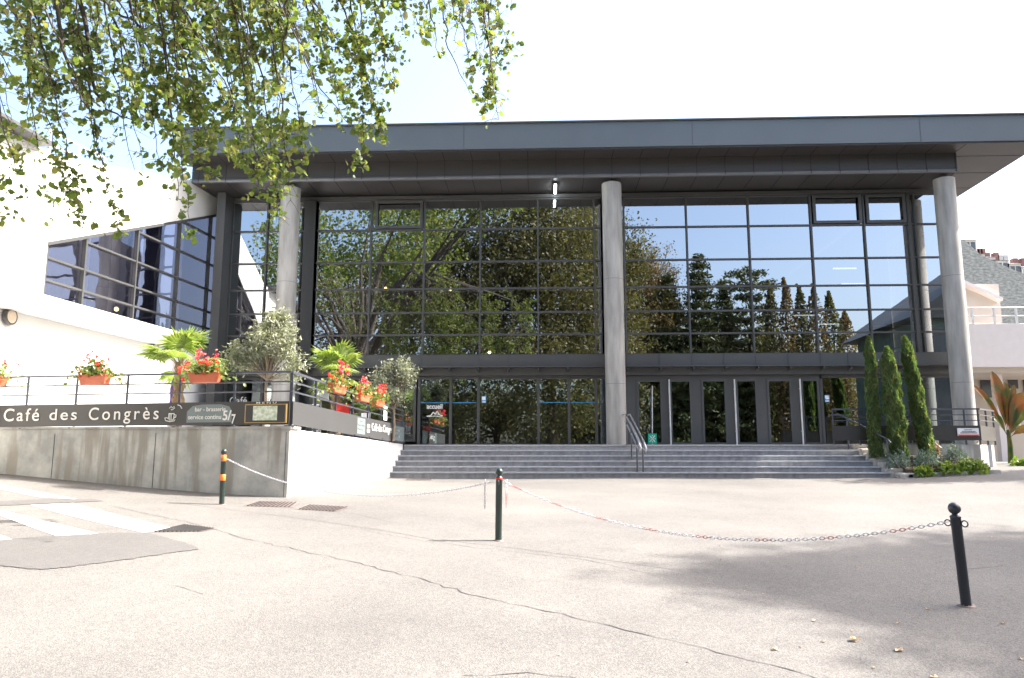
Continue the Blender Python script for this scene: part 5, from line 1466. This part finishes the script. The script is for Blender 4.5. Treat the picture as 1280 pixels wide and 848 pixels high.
# ------------------------------------------------------------------ right background
an = empty('annex_building', (22, 36, 0)); tag(an, 'pale annex with a white railed balcony and small gable right of the glass front', 'building')
YA = 36.0
def an_box(u0, v0, u1, v1, Y, d, name, m, par=None):
    a = at(u0, v1, Y); c = at(u1, v0, Y); b = MB(); b.box(a.x, c.x, Y, Y + d, a.z, c.z)
    return off(b.build(name, m, None), an)
an_box(1190, 404, 1400, 459, YA, 0.5, 'balcony_front', M['pale_render'])
an_box(1186, 458, 1400, 466, YA + 0.3, 5, 'balcony_slab', M['cream_render'])
an_box(1190, 462, 1400, 590, YA + 4, 0.3, 'wall', M['cream_render'])
for (u0, v0, u1, v1) in ((1228, 470, 1240, 497), (1262, 474, 1272, 486), (1282, 474, 1294, 500)): 
    an_box(u0, v0, u1, v1, YA + 3.9, 0.05, 'window', M['dark_win'])
a = at(1246, 500, YA + 0.6); b = MB(); b.box(a.x, a.x + 0.35, YA + 0.6, YA + 0.95, Z(-0.6), at(1246, 462, YA).z); off(b.build('pillar', M['pale_render'], None), an)
an_box(1190, 355, 1248, 404, YA + 3, 0.3, 'upper_wall', M['cream_render'])
b = MB(); p0 = at(1190, 347, YA + 2.5); p1 = at(1254, 376, YA + 2.5)
b.bar(p0, p1, 1.6, 0.14, (0, 1, 0)) if False else b.hexa([(p0.x, p0.y, p0.z), (p1.x, p1.y, p1.z), (p1.x, p1.y + 5, p1.z), (p0.x, p0.y + 5, p0.z), (p0.x, p0.y, p0.z + .16), (p1.x, p1.y, p1.z + .16), (p1.x, p1.y + 5, p1.z + .16), (p0.x, p0.y + 5, p0.z + .16)])
off(b.build('gable_roof', M['pale_render'], None), an)
b = MB()
za_, zb_ = at(1230, 384, YA).z, at(1230, 409, YA).z
x0, x1 = at(1190, 400, YA).x, at(1400, 400, YA).x
for i in range(3): z = zb_ + (za_ - zb_) * (0.15 + 0.42 * i); b.tube([(x0, YA + .1, z), (x1, YA + .1, z)], 0.03, 6)
off(b.build('balcony_rail', M['bar_white'], None), an)
x = x0
while x < x1:
    b = MB(); b.box(x - .04, x + .04, YA + .06, YA + .14, zb_ - 0.4, za_); off(b.build('rail_post', M['bar_white'], None), an); x += 1.0
# hillside with rampart and old houses
hl = MB(); 
YH = 95
def hp(u, v, Y): return at(u, v, Y)
pts = [(1150, 292), (1205, 300), (1225, 318), (1250, 330), (1290, 347), (1420, 380)]
vs = []
for (u, v) in pts:
    p = hp(u, v, YH); vs += [(p.x, YH, 0), (p.x, YH, p.z), (p.x + 10, YH + 40, p.z + 1.0)]
fs = []
for i in range(len(pts) - 1): fs += [(3 * i, 3 * i + 3, 3 * i + 4, 3 * i + 1), (3 * i + 1, 3 * i + 4, 3 * i + 5, 3 * i + 2)]
hl.add(vs, fs); tag(hl.build('rampart_hill', M['rampart']), kind='structure')
def house(u0, u1, v_eave, v_base, label, chim, red, v_ridge):
    Y = YH + 3; a = at(u0, v_base, Y); c = at(u1, v_eave, Y)
    o = empty('town_house', (a.x, Y, a.z)); tag(o, label, 'house', 'old town houses along the rampart')
    w, h = c.x - a.x, c.z - a.z; rz = at(u0, v_ridge, Y).z - c.z
    b = MB(); b.box(0, w, 0, 6, -2, h); b.build('wall', M['house'], o)
    b = MB(); b.add([(-.1, -.2, h), (w + .1, -.2, h), (w + .1, 6, h), (-.1, 6, h), (0.1, 2.5, h + rz), (w - 0.1, 2.5, h + rz)], [(0, 1, 5, 4), (2, 3, 4, 5), (1, 2, 5), (3, 0, 4), (0, 3, 2, 1)]); rfo = b.build('roof', M['roof_slate'], o)
    for t_ in chim:
        b = MB(); b.box(w * t_ - 0.3, w * t_ + 0.3, 1.8, 2.6, h + rz * .3, h + rz + 0.9); b.build('chimney', M['roof_red'] if red else M['house'], rfo)
    for k in range(2):
        b = MB(); b.box(w * (.2 + .4 * k), w * (.2 + .4 * k) + 0.55, -0.03, -0.002, h - 1.3, h - 0.3); b.build('window', M['dark_win'], o)
house(1204, 1220, 300, 318, 'pale house highest up beside the concrete column', (0.3,), False, 296)
house(1219, 1231, 318, 330, 'narrow house with a red chimney, second along the rampart', (0.3, 0.6), True, 312)
house(1230, 1244, 322, 336, 'house with a wide brick red chimney block', (0.25, 0.5, 0.75), True, 315)
house(1244, 1261, 326, 342, 'grey roofed house with two chimneys on the rampart', (0.2, 0.8), True, 320)
house(1261, 1276, 330, 348, 'grey house with dormer near the right picture edge', (0.2, 0.6), False, 323)
house(1276, 1300, 334, 354, 'last grey house cut by the right picture edge', (0.3, 0.7), True, 327)
